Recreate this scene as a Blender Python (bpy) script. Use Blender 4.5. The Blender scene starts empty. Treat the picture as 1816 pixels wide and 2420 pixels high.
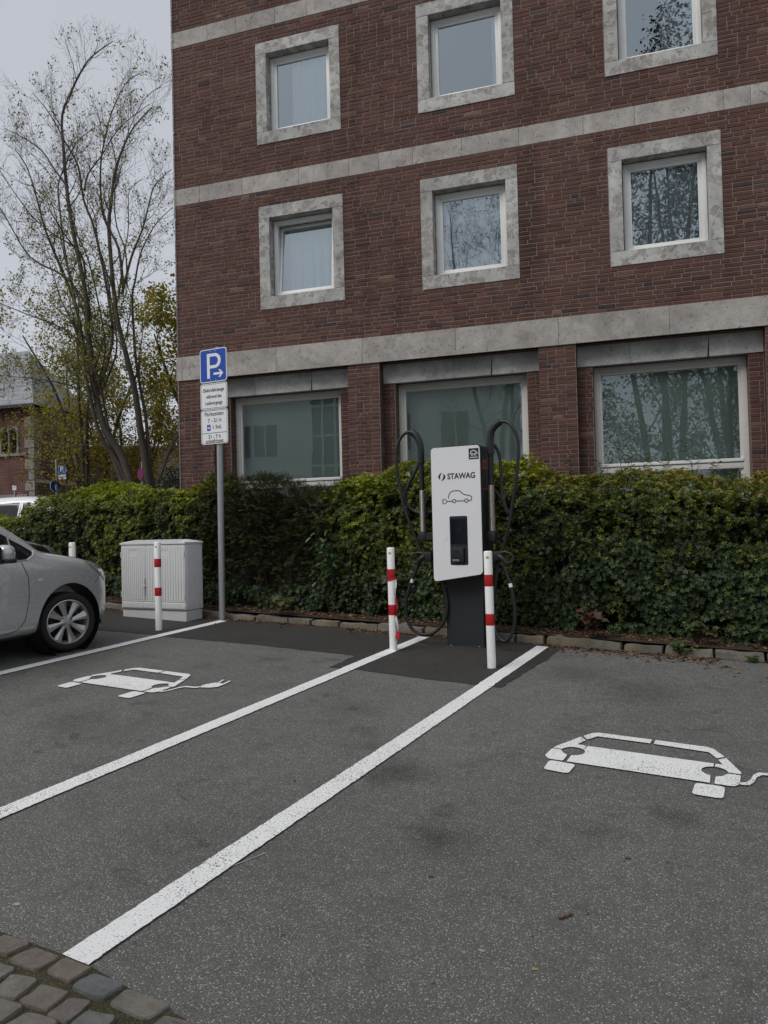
import bpy, bmesh, math, random
import numpy as np
from mathutils import Vector, Matrix, noise, geometry
from mathutils.bvhtree import BVHTree

random.seed(7)
RNG = np.random.default_rng(7)
scene = bpy.context.scene
COL = scene.collection
R = math.radians

# ------------------------------------------------------------------ camera
YAW, PITCH, ROLL = R(27.0), R(1.197), R(1.404)
cam_data = bpy.data.cameras.new("camera")
cam_data.sensor_fit = 'HORIZONTAL'
cam_data.sensor_width = 36.0
cam_data.lens = 36.0 * 1818 / 1816
cam_data.clip_start = 0.05
cam_data.clip_end = 2000
cam = bpy.data.objects.new("camera", cam_data)
COL.objects.link(cam)
_r0 = Vector((math.cos(YAW), math.sin(YAW), 0))
_f0 = Vector((-math.sin(YAW), math.cos(YAW), 0))
_u0 = Vector((0, 0, 1))
_f = _f0 * math.cos(PITCH) + _u0 * math.sin(PITCH)
_u = -_f0 * math.sin(PITCH) + _u0 * math.cos(PITCH)
_R = _r0 * math.cos(ROLL) - _u * math.sin(ROLL)
_U = _r0 * math.sin(ROLL) + _u * math.cos(ROLL)
CAM = Vector((0, 0, 1.49))
M = Matrix.Identity(4)
for i in range(3):
    M[i][0], M[i][1], M[i][2], M[i][3] = _R[i], _U[i], -_f[i], CAM[i]
cam.matrix_world = M
scene.camera = cam

# ------------------------------------------------------------------ sky, sun, exposure
SUN_EL, SUN_AZ = R(50), R(205)          # overcast: a broad soft source, high and behind the camera
world = bpy.data.worlds.new("World")
scene.world = world
world.use_nodes = True
nt = world.node_tree
nt.nodes.clear()
sky = nt.nodes.new('ShaderNodeTexSky')
sky.sky_type = 'NISHITA'
sky.sun_disc = False
sky.sun_elevation = SUN_EL
sky.sun_rotation = SUN_AZ
sky.air_density = 1.0
sky.dust_density = 2.0
bw = nt.nodes.new('ShaderNodeRGBToBW')
cloud = nt.nodes.new('ShaderNodeMix'); cloud.data_type = 'RGBA'; cloud.blend_type = 'MULTIPLY'
cloud.inputs['Factor'].default_value = 1.0
cloud.inputs['B'].default_value = (0.945, 0.985, 1.075, 1)
comp = nt.nodes.new('ShaderNodeMath'); comp.operation = 'POWER'; comp.inputs[1].default_value = 0.12
gain = nt.nodes.new('ShaderNodeMath'); gain.operation = 'MULTIPLY'; gain.inputs[1].default_value = 4.1
mixs = nt.nodes.new('ShaderNodeMix'); mixs.data_type = 'RGBA'; mixs.inputs['Factor'].default_value = 0.93
bg = nt.nodes.new('ShaderNodeBackground'); bg.inputs['Strength'].default_value = 0.108
out = nt.nodes.new('ShaderNodeOutputWorld')
L = nt.links.new
L(sky.outputs[0], bw.inputs[0]); L(bw.outputs[0], comp.inputs[0]); L(comp.outputs[0], gain.inputs[0])
L(gain.outputs[0], cloud.inputs['A']); L(sky.outputs[0], mixs.inputs['A']); L(cloud.outputs['Result'], mixs.inputs['B'])
L(mixs.outputs['Result'], bg.inputs['Color']); L(bg.outputs[0], out.inputs[0])

sun_data = bpy.data.lights.new("sun", 'SUN')
sun_data.energy = 1.5
sun_data.angle = R(35)
sun_data.color = (1.0, 0.97, 0.93)
sun = bpy.data.objects.new("sun", sun_data)
COL.objects.link(sun)
_d = Vector((math.sin(SUN_AZ) * math.cos(SUN_EL), math.cos(SUN_AZ) * math.cos(SUN_EL), math.sin(SUN_EL)))
sun.rotation_euler = _d.to_track_quat('Z', 'Y').to_euler()
sun.location = (0, -10, 30)

vs = scene.view_settings
vs.view_transform = 'Standard'; vs.look = 'None'; vs.exposure = 0.28; vs.gamma = 1.0
vs.use_curve_mapping = False
scene.render.engine = 'CYCLES'
scene.cycles.use_denoising = True
scene.cycles.denoising_input_passes = 'RGB_ALBEDO_NORMAL'
scene.cycles.denoising_prefilter = 'ACCURATE'
scene.cycles.max_bounces = 8

# ------------------------------------------------------------------ helpers
def gz(e, s):
    """height of the sloping car park at (e, s)"""
    e = max(-40.0, min(40.0, e)); s = max(-30.0, min(60.0, s))
    return -0.034 * e + 0.0316 * s

def tag(o, label=None, cat=None, group=None, kind=None):
    if label: o["label"] = label
    if cat: o["category"] = cat
    if group: o["group"] = group
    if kind: o["kind"] = kind
    return o

def thing(name, label, cat, loc=(0, 0, 0), rotz=0.0, group=None):
    o = bpy.data.objects.new(name, None)
    o.empty_display_size = 0.2
    COL.objects.link(o)
    o.location = loc; o.rotation_euler = (0, 0, rotz)
    return tag(o, label, cat, group)

class MB:
    """collects shapes and links them as ONE mesh object"""
    def __init__(self):
        self.v = []; self.f = []; self.tone = []
    def add(self, vs, fs, tone=0.0):
        b = len(self.v)
        self.v.extend([tuple(p) for p in vs])
        for f in fs:
            self.f.append(tuple(i + b for i in f)); self.tone.append(tone)
        return self
    def box(self, lo, hi, bev=0.0, tone=0.0, M=None):
        x0, y0, z0 = lo; x1, y1, z1 = hi
        if bev <= 0:
            vs = [(x0,y0,z0),(x1,y0,z0),(x1,y1,z0),(x0,y1,z0),(x0,y0,z1),(x1,y0,z1),(x1,y1,z1),(x0,y1,z1)]
            fs = [(0,3,2,1),(4,5,6,7),(0,1,5,4),(1,2,6,5),(2,3,7,6),(3,0,4,7)]
        else:
            bm = bmesh.new()
            bmesh.ops.create_cube(bm, size=1.0)
            for q in bm.verts:
                q.co = Vector(((x0+x1)/2 + q.co.x*(x1-x0), (y0+y1)/2 + q.co.y*(y1-y0), (z0+z1)/2 + q.co.z*(z1-z0)))
            bmesh.ops.bevel(bm, geom=list(bm.edges), offset=bev, segments=2 if bev > 0.004 else 1, affect='EDGES', profile=0.6)
            bm.verts.index_update()
            vs = [q.co[:] for q in bm.verts]; fs = [[q.index for q in f.verts] for f in bm.faces]
            bm.free()
        if M is not None: vs = [M @ Vector(p) for p in vs]
        return self.add(vs, fs, tone)
    def tube(self, pts, rad, n=10, caps=True, tone=0.0):
        pts = [Vector(p) for p in pts]
        rad = [rad] * len(pts) if not hasattr(rad, '__len__') else list(rad)
        vs = []; fs = []
        t0 = (pts[1] - pts[0]).normalized()
        ref = Vector((0, 0, 1)) if abs(t0.z) < 0.9 else Vector((1, 0, 0))
        nx = t0.cross(ref).normalized()
        for i, p in enumerate(pts):
            t = (pts[min(i+1, len(pts)-1)] - pts[max(i-1, 0)])
            t = t.normalized() if t.length > 1e-9 else t0
            nx = (nx - t * nx.dot(t))
            nx = nx.normalized() if nx.length > 1e-6 else t.orthogonal().normalized()
            ny = t.cross(nx)
            for k in range(n):
                a = 2 * math.pi * k / n
                vs.append(p + (nx * math.cos(a) + ny * math.sin(a)) * rad[i])
        for i in range(len(pts) - 1):
            for k in range(n):
                k2 = (k + 1) % n
                fs.append((i*n+k, i*n+k2, (i+1)*n+k2, (i+1)*n+k))
        if caps:
            fs.append(tuple(range(n - 1, -1, -1))); fs.append(tuple((len(pts)-1)*n + k for k in range(n)))
        return self.add(vs, fs, tone)
    def lathe(self, prof, n=32, M=None, closed=False, tone=0.0, caps=True):
        """prof: (radius, height) pairs about the Z axis"""
        vs = []; fs = []
        for r, z in prof:
            for k in range(n):
                a = 2 * math.pi * k / n
                vs.append(Vector((r*math.cos(a), r*math.sin(a), z)))
        m = len(prof)
        for i in range(m if closed else m - 1):
            j = (i + 1) % m
            for k in range(n):
                k2 = (k + 1) % n
                fs.append((i*n+k, i*n+k2, j*n+k2, j*n+k))
        if not closed and caps:
            if prof[0][0] > 1e-5: fs.append(tuple(range(n-1, -1, -1)))
            if prof[-1][0] > 1e-5: fs.append(tuple((m-1)*n + k for k in range(n)))
        if M is not None: vs = [M @ p for p in vs]
        return self.add(vs, fs, tone)
    def prism(self, poly, h0, h1, M=None, tone=0.0):
        """poly in XY, extruded from z=h0 to z=h1"""
        n = len(poly)
        vs = [Vector((p[0], p[1], h0)) for p in poly] + [Vector((p[0], p[1], h1)) for p in poly]
        fs = [tuple(range(n-1, -1, -1)), tuple(range(n, 2*n))] + [(k, (k+1) % n, n + (k+1) % n, n + k) for k in range(n)]
        if M is not None: vs = [M @ p for p in vs]
        return self.add(vs, fs, tone)
    def build(self, name, mat, parent=None, smooth=False, loc=None, auto=None):
        me = bpy.data.meshes.new(name)
        me.from_pydata([tuple(p) for p in self.v], [], self.f)
        if any(self.tone):
            at = me.attributes.new("tone", 'FLOAT', 'FACE')
            at.data.foreach_set("value", np.array(self.tone, dtype=np.float32))
        if smooth or auto:
            me.polygons.foreach_set("use_smooth", np.ones(len(me.polygons), dtype=bool))
        if auto:
            me.set_sharp_from_angle(angle=R(auto))
        me.update()
        return link(name, me, mat, parent, loc)

def link(name, me, mat, parent=None, loc=None):
    o = bpy.data.objects.new(name, me)
    COL.objects.link(o)
    if mat is not None and len(me.materials) == 0: me.materials.append(mat)
    if parent is not None: o.parent = parent
    if loc is not None: o.location = loc
    return o

def np_mesh(name, verts, faces, mat, parent=None, tone=None, smooth=False):
    """verts (N,3), faces (F,k) numpy -> one mesh object, quickly"""
    me = bpy.data.meshes.new(name)
    nv, nf, k = len(verts), len(faces), faces.shape[1]
    me.vertices.add(nv); me.vertices.foreach_set("co", np.ascontiguousarray(verts, dtype=np.float32).ravel())
    me.loops.add(nf * k); me.loops.foreach_set("vertex_index", np.ascontiguousarray(faces, dtype=np.int32).ravel())
    me.polygons.add(nf); me.polygons.foreach_set("loop_start", np.arange(0, nf*k, k, dtype=np.int32))
    if tone is not None:
        at = me.attributes.new("tone", 'FLOAT', 'FACE'); at.data.foreach_set("value", np.asarray(tone, dtype=np.float32))
    if smooth: me.polygons.foreach_set("use_smooth", np.ones(nf, dtype=bool))
    me.update(calc_edges=True); me.validate()
    return link(name, me, mat, parent)

LEAF = (np.array([(0,0,0),(.33,.5,.07),(.72,.40,.05),(1,0,-.08),(.72,-.40,.05),(.33,-.5,.07)], float),
        np.array([(0,3,2,1),(0,5,4,3)]))
IVY = (np.array([(0,0,0),(-.12,.42,.03),(.28,.34,.02),(.42,.62,-.05),(.60,.26,.02),(1,0,-.1),(.60,-.26,.02),(.42,-.62,-.05),(.28,-.34,.02),(-.12,-.42,.03)], float),
       np.array([(0,2,1,1),(0,4,3,2),(0,5,4,4),(0,6,5,5),(0,8,7,6),(0,9,8,8)]))
NEEDLE = (np.array([(0,0,0),(.5,.5,0),(1,0,-.05),(.5,-.5,0)], float), np.array([(0,3,2,1)]))

def unit(a): return a / np.maximum(np.linalg.norm(a, axis=1, keepdims=True), 1e-9)

def leaves(name, pos, xdir, nrm, length, width, tone, mat, parent=None, tpl=LEAF):
    x = unit(xdir); z = unit(nrm - x * np.sum(nrm * x, 1, keepdims=True)); y = np.cross(z, x)
    tv, tf = tpl
    n, k = len(pos), len(tv)
    V = (pos[:, None, :] + tv[None, :, 0:1] * (x * length[:, None])[:, None, :]
         + tv[None, :, 1:2] * (y * width[:, None])[:, None, :] + tv[None, :, 2:3] * (z * length[:, None])[:, None, :])
    F = (tf[None] + (np.arange(n) * k)[:, None, None]).reshape(-1, tf.shape[1])
    if tpl is IVY:                       # triangles and quads: split into triangles
        q = F; t1 = q[:, [0, 1, 2]]; t2 = q[:, [0, 2, 3]]
        keep = q[:, 2] != q[:, 3]
        F = np.concatenate([t1, t2[keep]]); tn = np.concatenate([np.repeat(tone, len(tf)), np.repeat(tone, len(tf))[keep]])
    else: tn = np.repeat(tone, len(tf))
    return np_mesh(name, V.reshape(-1, 3), F, mat, parent, tn)

def text_mesh(body, size, align='CENTER', bold=0.0, sx=1.0, depth=0.0006):
    cu = bpy.data.curves.new("lettering", 'FONT')
    cu.body = body; cu.size = size; cu.align_x = align; cu.align_y = 'CENTER'
    cu.extrude = depth; cu.offset = bold; cu.resolution_u = 4
    o = bpy.data.objects.new("lettering", cu); COL.objects.link(o)
    dg = bpy.context.evaluated_depsgraph_get()
    me = bpy.data.meshes.new_from_object(o.evaluated_get(dg))
    bpy.data.objects.remove(o); bpy.data.curves.remove(cu)
    me.transform(Matrix.Diagonal((sx, 1, 1, 1)))
    me.name = "lettering"
    return me

def upright(me, x, y, z):
    """stand flat lettering (XY) upright facing -Y and move it"""
    me.transform(Matrix.Translation((x, y, z)) @ Matrix.Rotation(R(90), 4, 'X'))
    return me

def evaluated(bm_or_mesh, mods):
    """a mesh with modifiers applied; mods: list of (type, dict)"""
    me = bm_or_mesh
    o = bpy.data.objects.new("work", me); COL.objects.link(o)
    for t, kw in mods:
        m = o.modifiers.new(t, t)
        for k, v in kw.items(): setattr(m, k, v)
    dg = bpy.context.evaluated_depsgraph_get(); dg.update()
    r = bpy.data.meshes.new_from_object(o.evaluated_get(dg))
    bpy.data.objects.remove(o)
    return r

# ------------------------------------------------------------------ materials
class NT:
    def __init__(self, name):
        self.m = bpy.data.materials.new(name); self.m.use_nodes = True
        self.t = self.m.node_tree; self.t.nodes.clear()
        self.out = self.n('ShaderNodeOutputMaterial')
    def n(self, typ, **kw):
        nd = self.t.nodes.new(typ)
        for k, v in kw.items():
            if k in nd.inputs: nd.inputs[k].default_value = v
            else: setattr(nd, k, v)
        return nd
    def l(self, a, b): self.t.links.new(a, b)
    def coord(self, kind='Object'): return self.n('ShaderNodeTexCoord').outputs[kind]
    def noise(self, co, scale, detail=4, rough=0.55, dist=0.0):
        nd = self.n('ShaderNodeTexNoise'); nd.inputs['Scale'].default_value = scale
        nd.inputs['Detail'].default_value = detail; nd.inputs['Roughness'].default_value = rough
        nd.inputs['Distortion'].default_value = dist
        if co is not None: self.l(co, nd.inputs['Vector'])
        return nd.outputs['Fac']
    def vor(self, co, scale, feature='F1', out='Distance', rnd=1.0):
        nd = self.n('ShaderNodeTexVoronoi', feature=feature); nd.inputs['Scale'].default_value = scale
        nd.inputs['Randomness'].default_value = rnd
        if co is not None: self.l(co, nd.inputs['Vector'])
        return nd.outputs[out]
    def ramp(self, fac, stops, interp='LINEAR'):
        nd = self.n('ShaderNodeValToRGB'); nd.color_ramp.interpolation = interp
        el = nd.color_ramp.elements
        while len(el) < len(stops): el.new(0.5)
        for e, (p, c) in zip(el, stops):
            e.position = p; e.color = (*c, 1) if hasattr(c, '__len__') else (c, c, c, 1)
        self.l(fac, nd.inputs[0]); return nd.outputs[0]
    def mix(self, fac, a, b, blend='MIX'):
        nd = self.n('ShaderNodeMix', data_type='RGBA', blend_type=blend)
        for val, key in ((fac, 'Factor'), (a, 'A'), (b, 'B')):
            if isinstance(val, (int, float)): nd.inputs[key].default_value = val if key == 'Factor' else (val, val, val, 1)
            elif isinstance(val, tuple): nd.inputs[key].default_value = (*val, 1)
            else: self.l(val, nd.inputs[key])
        return nd.outputs['Result']
    def math(self, op, a, b=0.0, clamp=False):
        nd = self.n('ShaderNodeMath', operation=op, use_clamp=clamp)
        for i, v in enumerate((a, b)):
            if isinstance(v, (int, float)): nd.inputs[i].default_value = v
            else: self.l(v, nd.inputs[i])
        return nd.outputs[0]
    def attr(self, name='tone'): return self.n('ShaderNodeAttribute', attribute_name=name).outputs['Fac']
    def objrand(self): return self.n('ShaderNodeObjectInfo').outputs['Random']
    def shifted(self, co, amount=17.0):
        """coordinates moved by a random amount for each object, so no two pieces repeat"""
        v = self.n('ShaderNodeVectorMath', operation='SCALE'); v.inputs[0].default_value = (1, .7, 1.3)
        self.l(self.math('MULTIPLY', self.objrand(), amount), v.inputs['Scale'])
        a = self.n('ShaderNodeVectorMath', operation='ADD'); self.l(co, a.inputs[0]); self.l(v.outputs[0], a.inputs[1])
        return a.outputs[0]
    def bump(self, h, strength=0.3, dist=0.01):
        nd = self.n('ShaderNodeBump'); nd.inputs['Strength'].default_value = strength; nd.inputs['Distance'].default_value = dist
        self.l(h, nd.inputs['Height']); return nd.outputs[0]
    def pbsdf(self, color, rough=0.6, metal=0.0, normal=None, spec=0.5, **kw):
        b = self.n('ShaderNodeBsdfPrincipled')
        for val, key in ((color, 'Base Color'), (rough, 'Roughness'), (metal, 'Metallic'), (spec, 'Specular IOR Level')):
            if isinstance(val, tuple): b.inputs[key].default_value = (*val, 1)
            elif isinstance(val, (int, float)): b.inputs[key].default_value = val
            else: self.l(val, b.inputs[key])
        for k, v in kw.items(): b.inputs[k.replace('_', ' ')].default_value = v
        if normal is not None: self.l(normal, b.inputs['Normal'])
        return b
    def done(self, shader):
        self.l(shader.outputs[0] if hasattr(shader, 'outputs') else shader, self.out.inputs['Surface']); return self.m

def plain(name, color, rough=0.5, metal=0.0, spec=0.5, var=0.12, scale=14.0, bump=0.0, **kw):
    """paint, plastic or metal with faint unevenness and grime"""
    t = NT(name); co = t.coord()
    n1 = t.noise(co, scale, 5); n2 = t.noise(co, scale * 6, 3)
    c = t.mix(t.math('MULTIPLY', n1, 1.0), tuple(x * (1 - var) for x in color), tuple(min(1, x * (1 + var)) for x in color))
    r = t.math('ADD', t.math('MULTIPLY', n2, 0.16), rough - 0.08)
    nm = t.bump(n2, bump, 0.002) if bump else None
    return t.done(t.pbsdf(c, r, metal, nm, spec, **kw))

def asphalt_mat(name, dark, light, grain_hi, brown=0.0, stain=0.35, stains=()):
    t = NT(name); co = t.coord()
    g1 = t.vor(co, 165.0, out='Color'); gd = t.vor(co, 165.0)
    g2 = t.noise(co, 310.0, 3, 0.7)
    sp = t.n('ShaderNodeSeparateColor'); t.l(g1, sp.inputs[0])
    stone = t.ramp(sp.outputs[0], [(0.0, dark), (0.30, dark), (0.60, light), (0.84, light), (0.92, grain_hi), (1.0, grain_hi)])
    base = t.mix(t.ramp(gd, [(0.25, 0.0), (0.62, 1.0)]), stone, tuple(c * 0.55 for c in dark))
    base = t.mix(t.math('MULTIPLY', g2, 0.5), base, tuple(c * 1.25 for c in light))
    b1 = t.noise(co, 0.55, 6, 0.6, 0.4); b2 = t.noise(co, 3.2, 5, 0.62, 0.6); b3 = t.noise(co, 14.0, 4)
    base = t.mix(1.0, base, t.ramp(b1, [(0.3, 0.82), (0.7, 1.14)]), 'MULTIPLY')
    base = t.mix(1.0, base, t.ramp(b2, [(0.27, 1 - stain), (0.42, 1.0), (0.75, 1.10)]), 'MULTIPLY')
    base = t.mix(1.0, base, t.ramp(b3, [(0.25, 0.88), (0.75, 1.1)]), 'MULTIPLY')
    for (se, ss, sr, sk) in stains:        # drips with soft ragged outlines
        d = t.n('ShaderNodeVectorMath', operation='DISTANCE'); t.l(co, d.inputs[0]); d.inputs[1].default_value = (se, ss, gz(se, ss))
        v = t.math('ADD', t.math('DIVIDE', d.outputs['Value'], sr), t.math('MULTIPLY', t.math('SUBTRACT', t.noise(co, 9.0, 5, .7), .5), 1.5))
        base = t.mix(1.0, base, t.ramp(v, [(.25, sk), (1.0, 1.0)]), 'MULTIPLY')
    if brown:
        base = t.mix(t.math('MULTIPLY', t.ramp(t.noise(co, 0.9, 5), [(0.45, 0.0), (0.7, 1.0)]), brown), base, (0.10, 0.075, 0.06))
    h = t.math('ADD', t.math('MULTIPLY', gd, -1.0), t.math('MULTIPLY', g2, 0.4))
    rough = t.math('ADD', t.math('MULTIPLY', b3, 0.15), 0.72)
    return t.done(t.pbsdf(base, rough, 0, t.bump(h, 0.75, 0.004), 0.35))

def paint_mat(name, wear=0.535, scale=125.0):
    """road paint with pits where the aggregate shows through"""
    t = NT(name); co = t.coord()
    n1 = t.noise(co, scale, 3, 0.7); n2 = t.noise(co, 2.6, 4); n3 = t.noise(co, 24, 4)
    lim = t.math('ADD', n1, t.math('MULTIPLY', t.math('SUBTRACT', n2, 0.5), 0.22))
    lim = t.math('ADD', lim, t.math('MULTIPLY', t.math('SUBTRACT', n3, 0.5), 0.16))
    pit = t.ramp(lim, [(wear + 0.05, 0.0), (wear + 0.10, 1.0)])
    scuff = t.noise(co, 1.3, 6, 0.7)
    white = t.ramp(t.math('ADD', t.math('MULTIPLY', n3, .5), t.math('MULTIPLY', scuff, .5)), [(0.3, (0.72, 0.72, 0.70)), (0.7, (0.84, 0.84, 0.82))])
    c = t.mix(pit, white, (0.075, 0.075, 0.073))
    return t.done(t.pbsdf(c, 0.62, 0, t.bump(t.math('SUBTRACT', 1.0, pit), 0.5, 0.003), 0.4))

def stone_mat(name, base, patch, dark, patchscale=7.0, dirt=0.5, patches=True):
    """pale fossil limestone: rounded paler and darker inclusions in a pitted ground"""
    t = NT(name); co = t.shifted(t.coord())
    wob = t.n('ShaderNodeTexNoise'); wob.inputs['Scale'].default_value = 9; wob.inputs['Detail'].default_value = 4; t.l(co, wob.inputs['Vector'])
    sub = t.n('ShaderNodeVectorMath', operation='SCALE'); sub.inputs['Scale'].default_value = 0.16; t.l(wob.outputs['Color'], sub.inputs[0])
    add = t.n('ShaderNodeVectorMath', operation='ADD'); t.l(co, add.inputs[0]); t.l(sub.outputs[0], add.inputs[1])
    w = add.outputs[0]
    cell = t.vor(w, patchscale, out='Color'); ce = t.vor(w, patchscale, 'DISTANCE_TO_EDGE')
    sp = t.n('ShaderNodeSeparateColor'); t.l(cell, sp.inputs[0])
    inc = t.ramp(sp.outputs[0], [(0.0, 0.0), (0.5, 0.0), (0.56, 1.0)] if patches else [(0.0, 0.0), (0.8, 0.0), (0.86, .5)])
    inc = t.math('MULTIPLY', inc, t.ramp(ce, [(0.03, 0.0), (0.09, 1.0)]))
    c = t.mix(inc, base, t.mix(sp.outputs[1], patch, tuple(x * 0.86 for x in patch)))
    f = t.noise(co, 55, 4, 0.7); f2 = t.noise(w, 22, 5, 0.7); big = t.noise(co, 1.7, 5, 0.6)
    c = t.mix(1.0, c, t.ramp(f, [(0.3, 0.86), (0.7, 1.1)]), 'MULTIPLY')
    c = t.mix(1.0, c, t.ramp(big, [(0.3, 0.72), (0.7, 1.18)]), 'MULTIPLY')
    c = t.mix(1.0, c, t.ramp(t.noise(w, 6.0, 5, 0.7), [(0.3, 0.78), (0.7, 1.12)]), 'MULTIPLY')
    pit = t.ramp(f2, [(0.33, 1.0), (0.41, 0.0)])
    c = t.mix(t.math('MULTIPLY', pit, dirt), c, dark)
    st = t.ramp(t.noise(co, 3.1, 6, 0.72), [(0.55, 0.0), (0.75, 1.0)])
    c = t.mix(t.math('MULTIPLY', st, dirt * 0.55), c, tuple(x * 1.6 for x in dark))
    h = t.math('SUBTRACT', f, t.math('MULTIPLY', pit, 1.3))
    return t.done(t.pbsdf(c, 0.82, 0, t.bump(h, 0.35, 0.006), 0.3))

def brick_mat():
    t = NT('brick'); co = t.coord()
    r = t.math('FRACT', t.math('ADD', t.attr(), t.objrand()))
    col = t.ramp(r, [(0.0, (0.084, 0.042, 0.034)), (0.22, (0.114, 0.054, 0.042)), (0.45, (0.094, 0.053, 0.043)), (0.62, (0.126, 0.061, 0.046)),
                     (0.80, (0.098, 0.045, 0.040)), (0.925, (0.150, 0.085, 0.064)), (0.94, (0.050, 0.038, 0.038)), (0.968, (0.065, 0.044, 0.042)), (0.975, (0.22, 0.15, 0.095)), (0.982, (0.132, 0.056, 0.046)), (1.0, (0.104, 0.046, 0.039))])
    n1 = t.noise(co, 38, 5, 0.65); n2 = t.noise(co, 7, 4); n3 = t.noise(co, 0.8, 4)
    col = t.mix(1.0, col, t.ramp(n1, [(0.25, 0.72), (0.75, 1.22)]), 'MULTIPLY')
    col = t.mix(1.0, col, t.ramp(n3, [(0.3, 0.84), (0.7, 1.14)]), 'MULTIPLY')
    col = t.mix(t.ramp(n2, [(0.55, 0.0), (0.85, 0.35)]), col, (0.075, 0.05, 0.045))
    mp = t.n('ShaderNodeMapping'); mp.inputs['Scale'].default_value = (2.6, 2.6, 0.22); t.l(t.n('ShaderNodeNewGeometry').outputs['Position'], mp.inputs[0])
    stk = t.noise(mp.outputs[0], 1.0, 5, 0.6)
    col = t.mix(1.0, col, t.ramp(stk, [(0.28, 0.62), (0.48, 1.0), (0.75, 1.12)]), 'MULTIPLY')
    return t.done(t.pbsdf(col, 0.85, 0, t.bump(n1, 0.55, 0.006), 0.25))

def leaf_mat(name, stops, rough=0.45, trans=0.22, spec=0.4):
    t = NT(name); co = t.coord()
    c = t.ramp(t.attr(), stops)
    c = t.mix(1.0, c, t.ramp(t.noise(co, 2.2, 3), [(0.3, 0.78), (0.7, 1.22)]), 'MULTIPLY')
    b = t.pbsdf(c, rough, 0, None, spec)
    tr = t.n('ShaderNodeBsdfTranslucent'); t.l(t.mix(1.0, c, (1.25, 1.3, 0.7), 'MULTIPLY'), tr.inputs['Color'])
    mx = t.n('ShaderNodeMixShader'); mx.inputs[0].default_value = trans
    t.l(b.outputs[0], mx.inputs[1]); t.l(tr.outputs[0], mx.inputs[2])
    return t.done(mx)

def glass_mat(name, refl, tint, rough=0.0):
    """window pane: coated glass, part mirror, part see-through, more mirror at a slant"""
    t = NT(name)
    lw = t.n('ShaderNodeFresnel'); lw.inputs['IOR'].default_value = 1.5
    fac = t.math('ADD', t.math('MULTIPLY', lw.outputs[0], 1.2), refl - 0.04, clamp=True)
    g = t.n('ShaderNodeBsdfGlossy'); g.inputs['Roughness'].default_value = rough; g.inputs['Color'].default_value = (0.84, 0.95, 1.0, 1)
    w = t.noise(t.coord(), 1.4, 2); nb = t.bump(w, 0.02, 0.05); t.l(nb, g.inputs['Normal'])
    tr = t.n('ShaderNodeBsdfTransparent'); tr.inputs['Color'].default_value = (*tint, 1)
    mx = t.n('ShaderNodeMixShader'); t.l(fac, mx.inputs[0]); t.l(tr.outputs[0], mx.inputs[1]); t.l(g.outputs[0], mx.inputs[2])
    return t.done(mx)

MATCLEAR = None
def clear_mat():
    t = NT('clear_edge'); tr = t.n('ShaderNodeBsdfTransparent'); return t.done(tr)

def bark_mat(name, a, b):
    t = NT(name); co = t.coord()
    n = t.noise(co, 16, 5, 0.7); m = t.noise(co, 2.2, 4)
    c = t.mix(n, a, b); c = t.mix(1.0, c, t.ramp(m, [(0.3, 0.75), (0.7, 1.25)]), 'MULTIPLY')
    return t.done(t.pbsdf(c, 0.9, 0, t.bump(n, 0.6, 0.02), 0.2))

MAT = {}
MAT['clear'] = clear_mat()
MAT['asphalt'] = asphalt_mat('asphalt', (0.088, 0.0865, 0.079), (0.188, 0.186, 0.174), (0.50, 0.49, 0.455), stains=((-1.86, 3.70, .26, .62), (-1.30, 3.05, .20, .75), (-.95, 6.0, .45, .72), (-1.5, 6.35, .35, .78), (-2.65, 4.7, .30, .8), (-.45, 3.75, .16, .66), (-4.2, 3.6, .35, .78), (-.75, 3.45, .14, .72)))
MAT['new_asphalt'] = asphalt_mat('new_asphalt', (0.029, 0.0275, 0.0255), (0.054, 0.051, 0.047), (0.13, 0.125, 0.115), stain=0.2)
MAT['paint'] = paint_mat('road_paint')
MAT['soil'] = asphalt_mat('soil', (0.03, 0.02, 0.013), (0.07, 0.045, 0.03), (0.14, 0.09, 0.06))
MAT['brick'] = brick_mat()
MAT['mortar'] = plain('mortar', (0.225, 0.17, 0.15), 0.9, var=0.25, scale=20, bump=0.4, spec=0.2)
MAT['stone'] = stone_mat('limestone', (0.47, 0.465, 0.44), (0.36, 0.335, 0.31), (0.07, 0.07, 0.066), 10.0, 0.8)
MAT['band'] = stone_mat('band_limestone', (0.42, 0.39, 0.36), (0.36, 0.335, 0.31), (0.05, 0.05, 0.048), 7.0, 0.85, patches=False)
MAT['lintel'] = stone_mat('lintel_stone', (0.50, 0.50, 0.475), (0.42, 0.42, 0.40), (0.04, 0.04, 0.04), 5.0, 0.7, patches=False)
MAT['frame'] = plain('window_frame', (0.72, 0.72, 0.70), 0.4, var=0.05)
MAT['old_frame'] = plain('painted_frame', (0.60, 0.585, 0.545), 0.5, var=0.10)
MAT['pane'] = glass_mat('window_pane', 0.33, (0.88, 0.95, 0.97))
MAT['pane_low'] = glass_mat('display_pane', 0.15, (0.92, 1.0, 0.96))
MAT['curtain'] = plain('curtain', (0.80, 0.82, 0.82), 0.9, var=0.06, spec=0.1)
MAT['blind'] = plain('blind', (0.62, 0.68, 0.635), 0.9, var=0.05, spec=0.1)
MAT['room'] = plain('room', (0.10, 0.10, 0.10), 0.9)
MAT['kerb'] = stone_mat('kerb_sandstone', (0.175, 0.165, 0.138), (0.215, 0.178, 0.118), (0.035, 0.032, 0.028), 5.0, 0.95)
MAT['pole'] = plain('galvanised_steel', (0.36, 0.37, 0.38), 0.5, 0.55, var=0.15)
MAT['sign_white'] = plain('sign_white', (0.78, 0.79, 0.80), 0.4, var=0.04)
MAT['sign_blue'] = plain('sign_blue', (0.006, 0.062, 0.40), 0.4, var=0.05)
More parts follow.
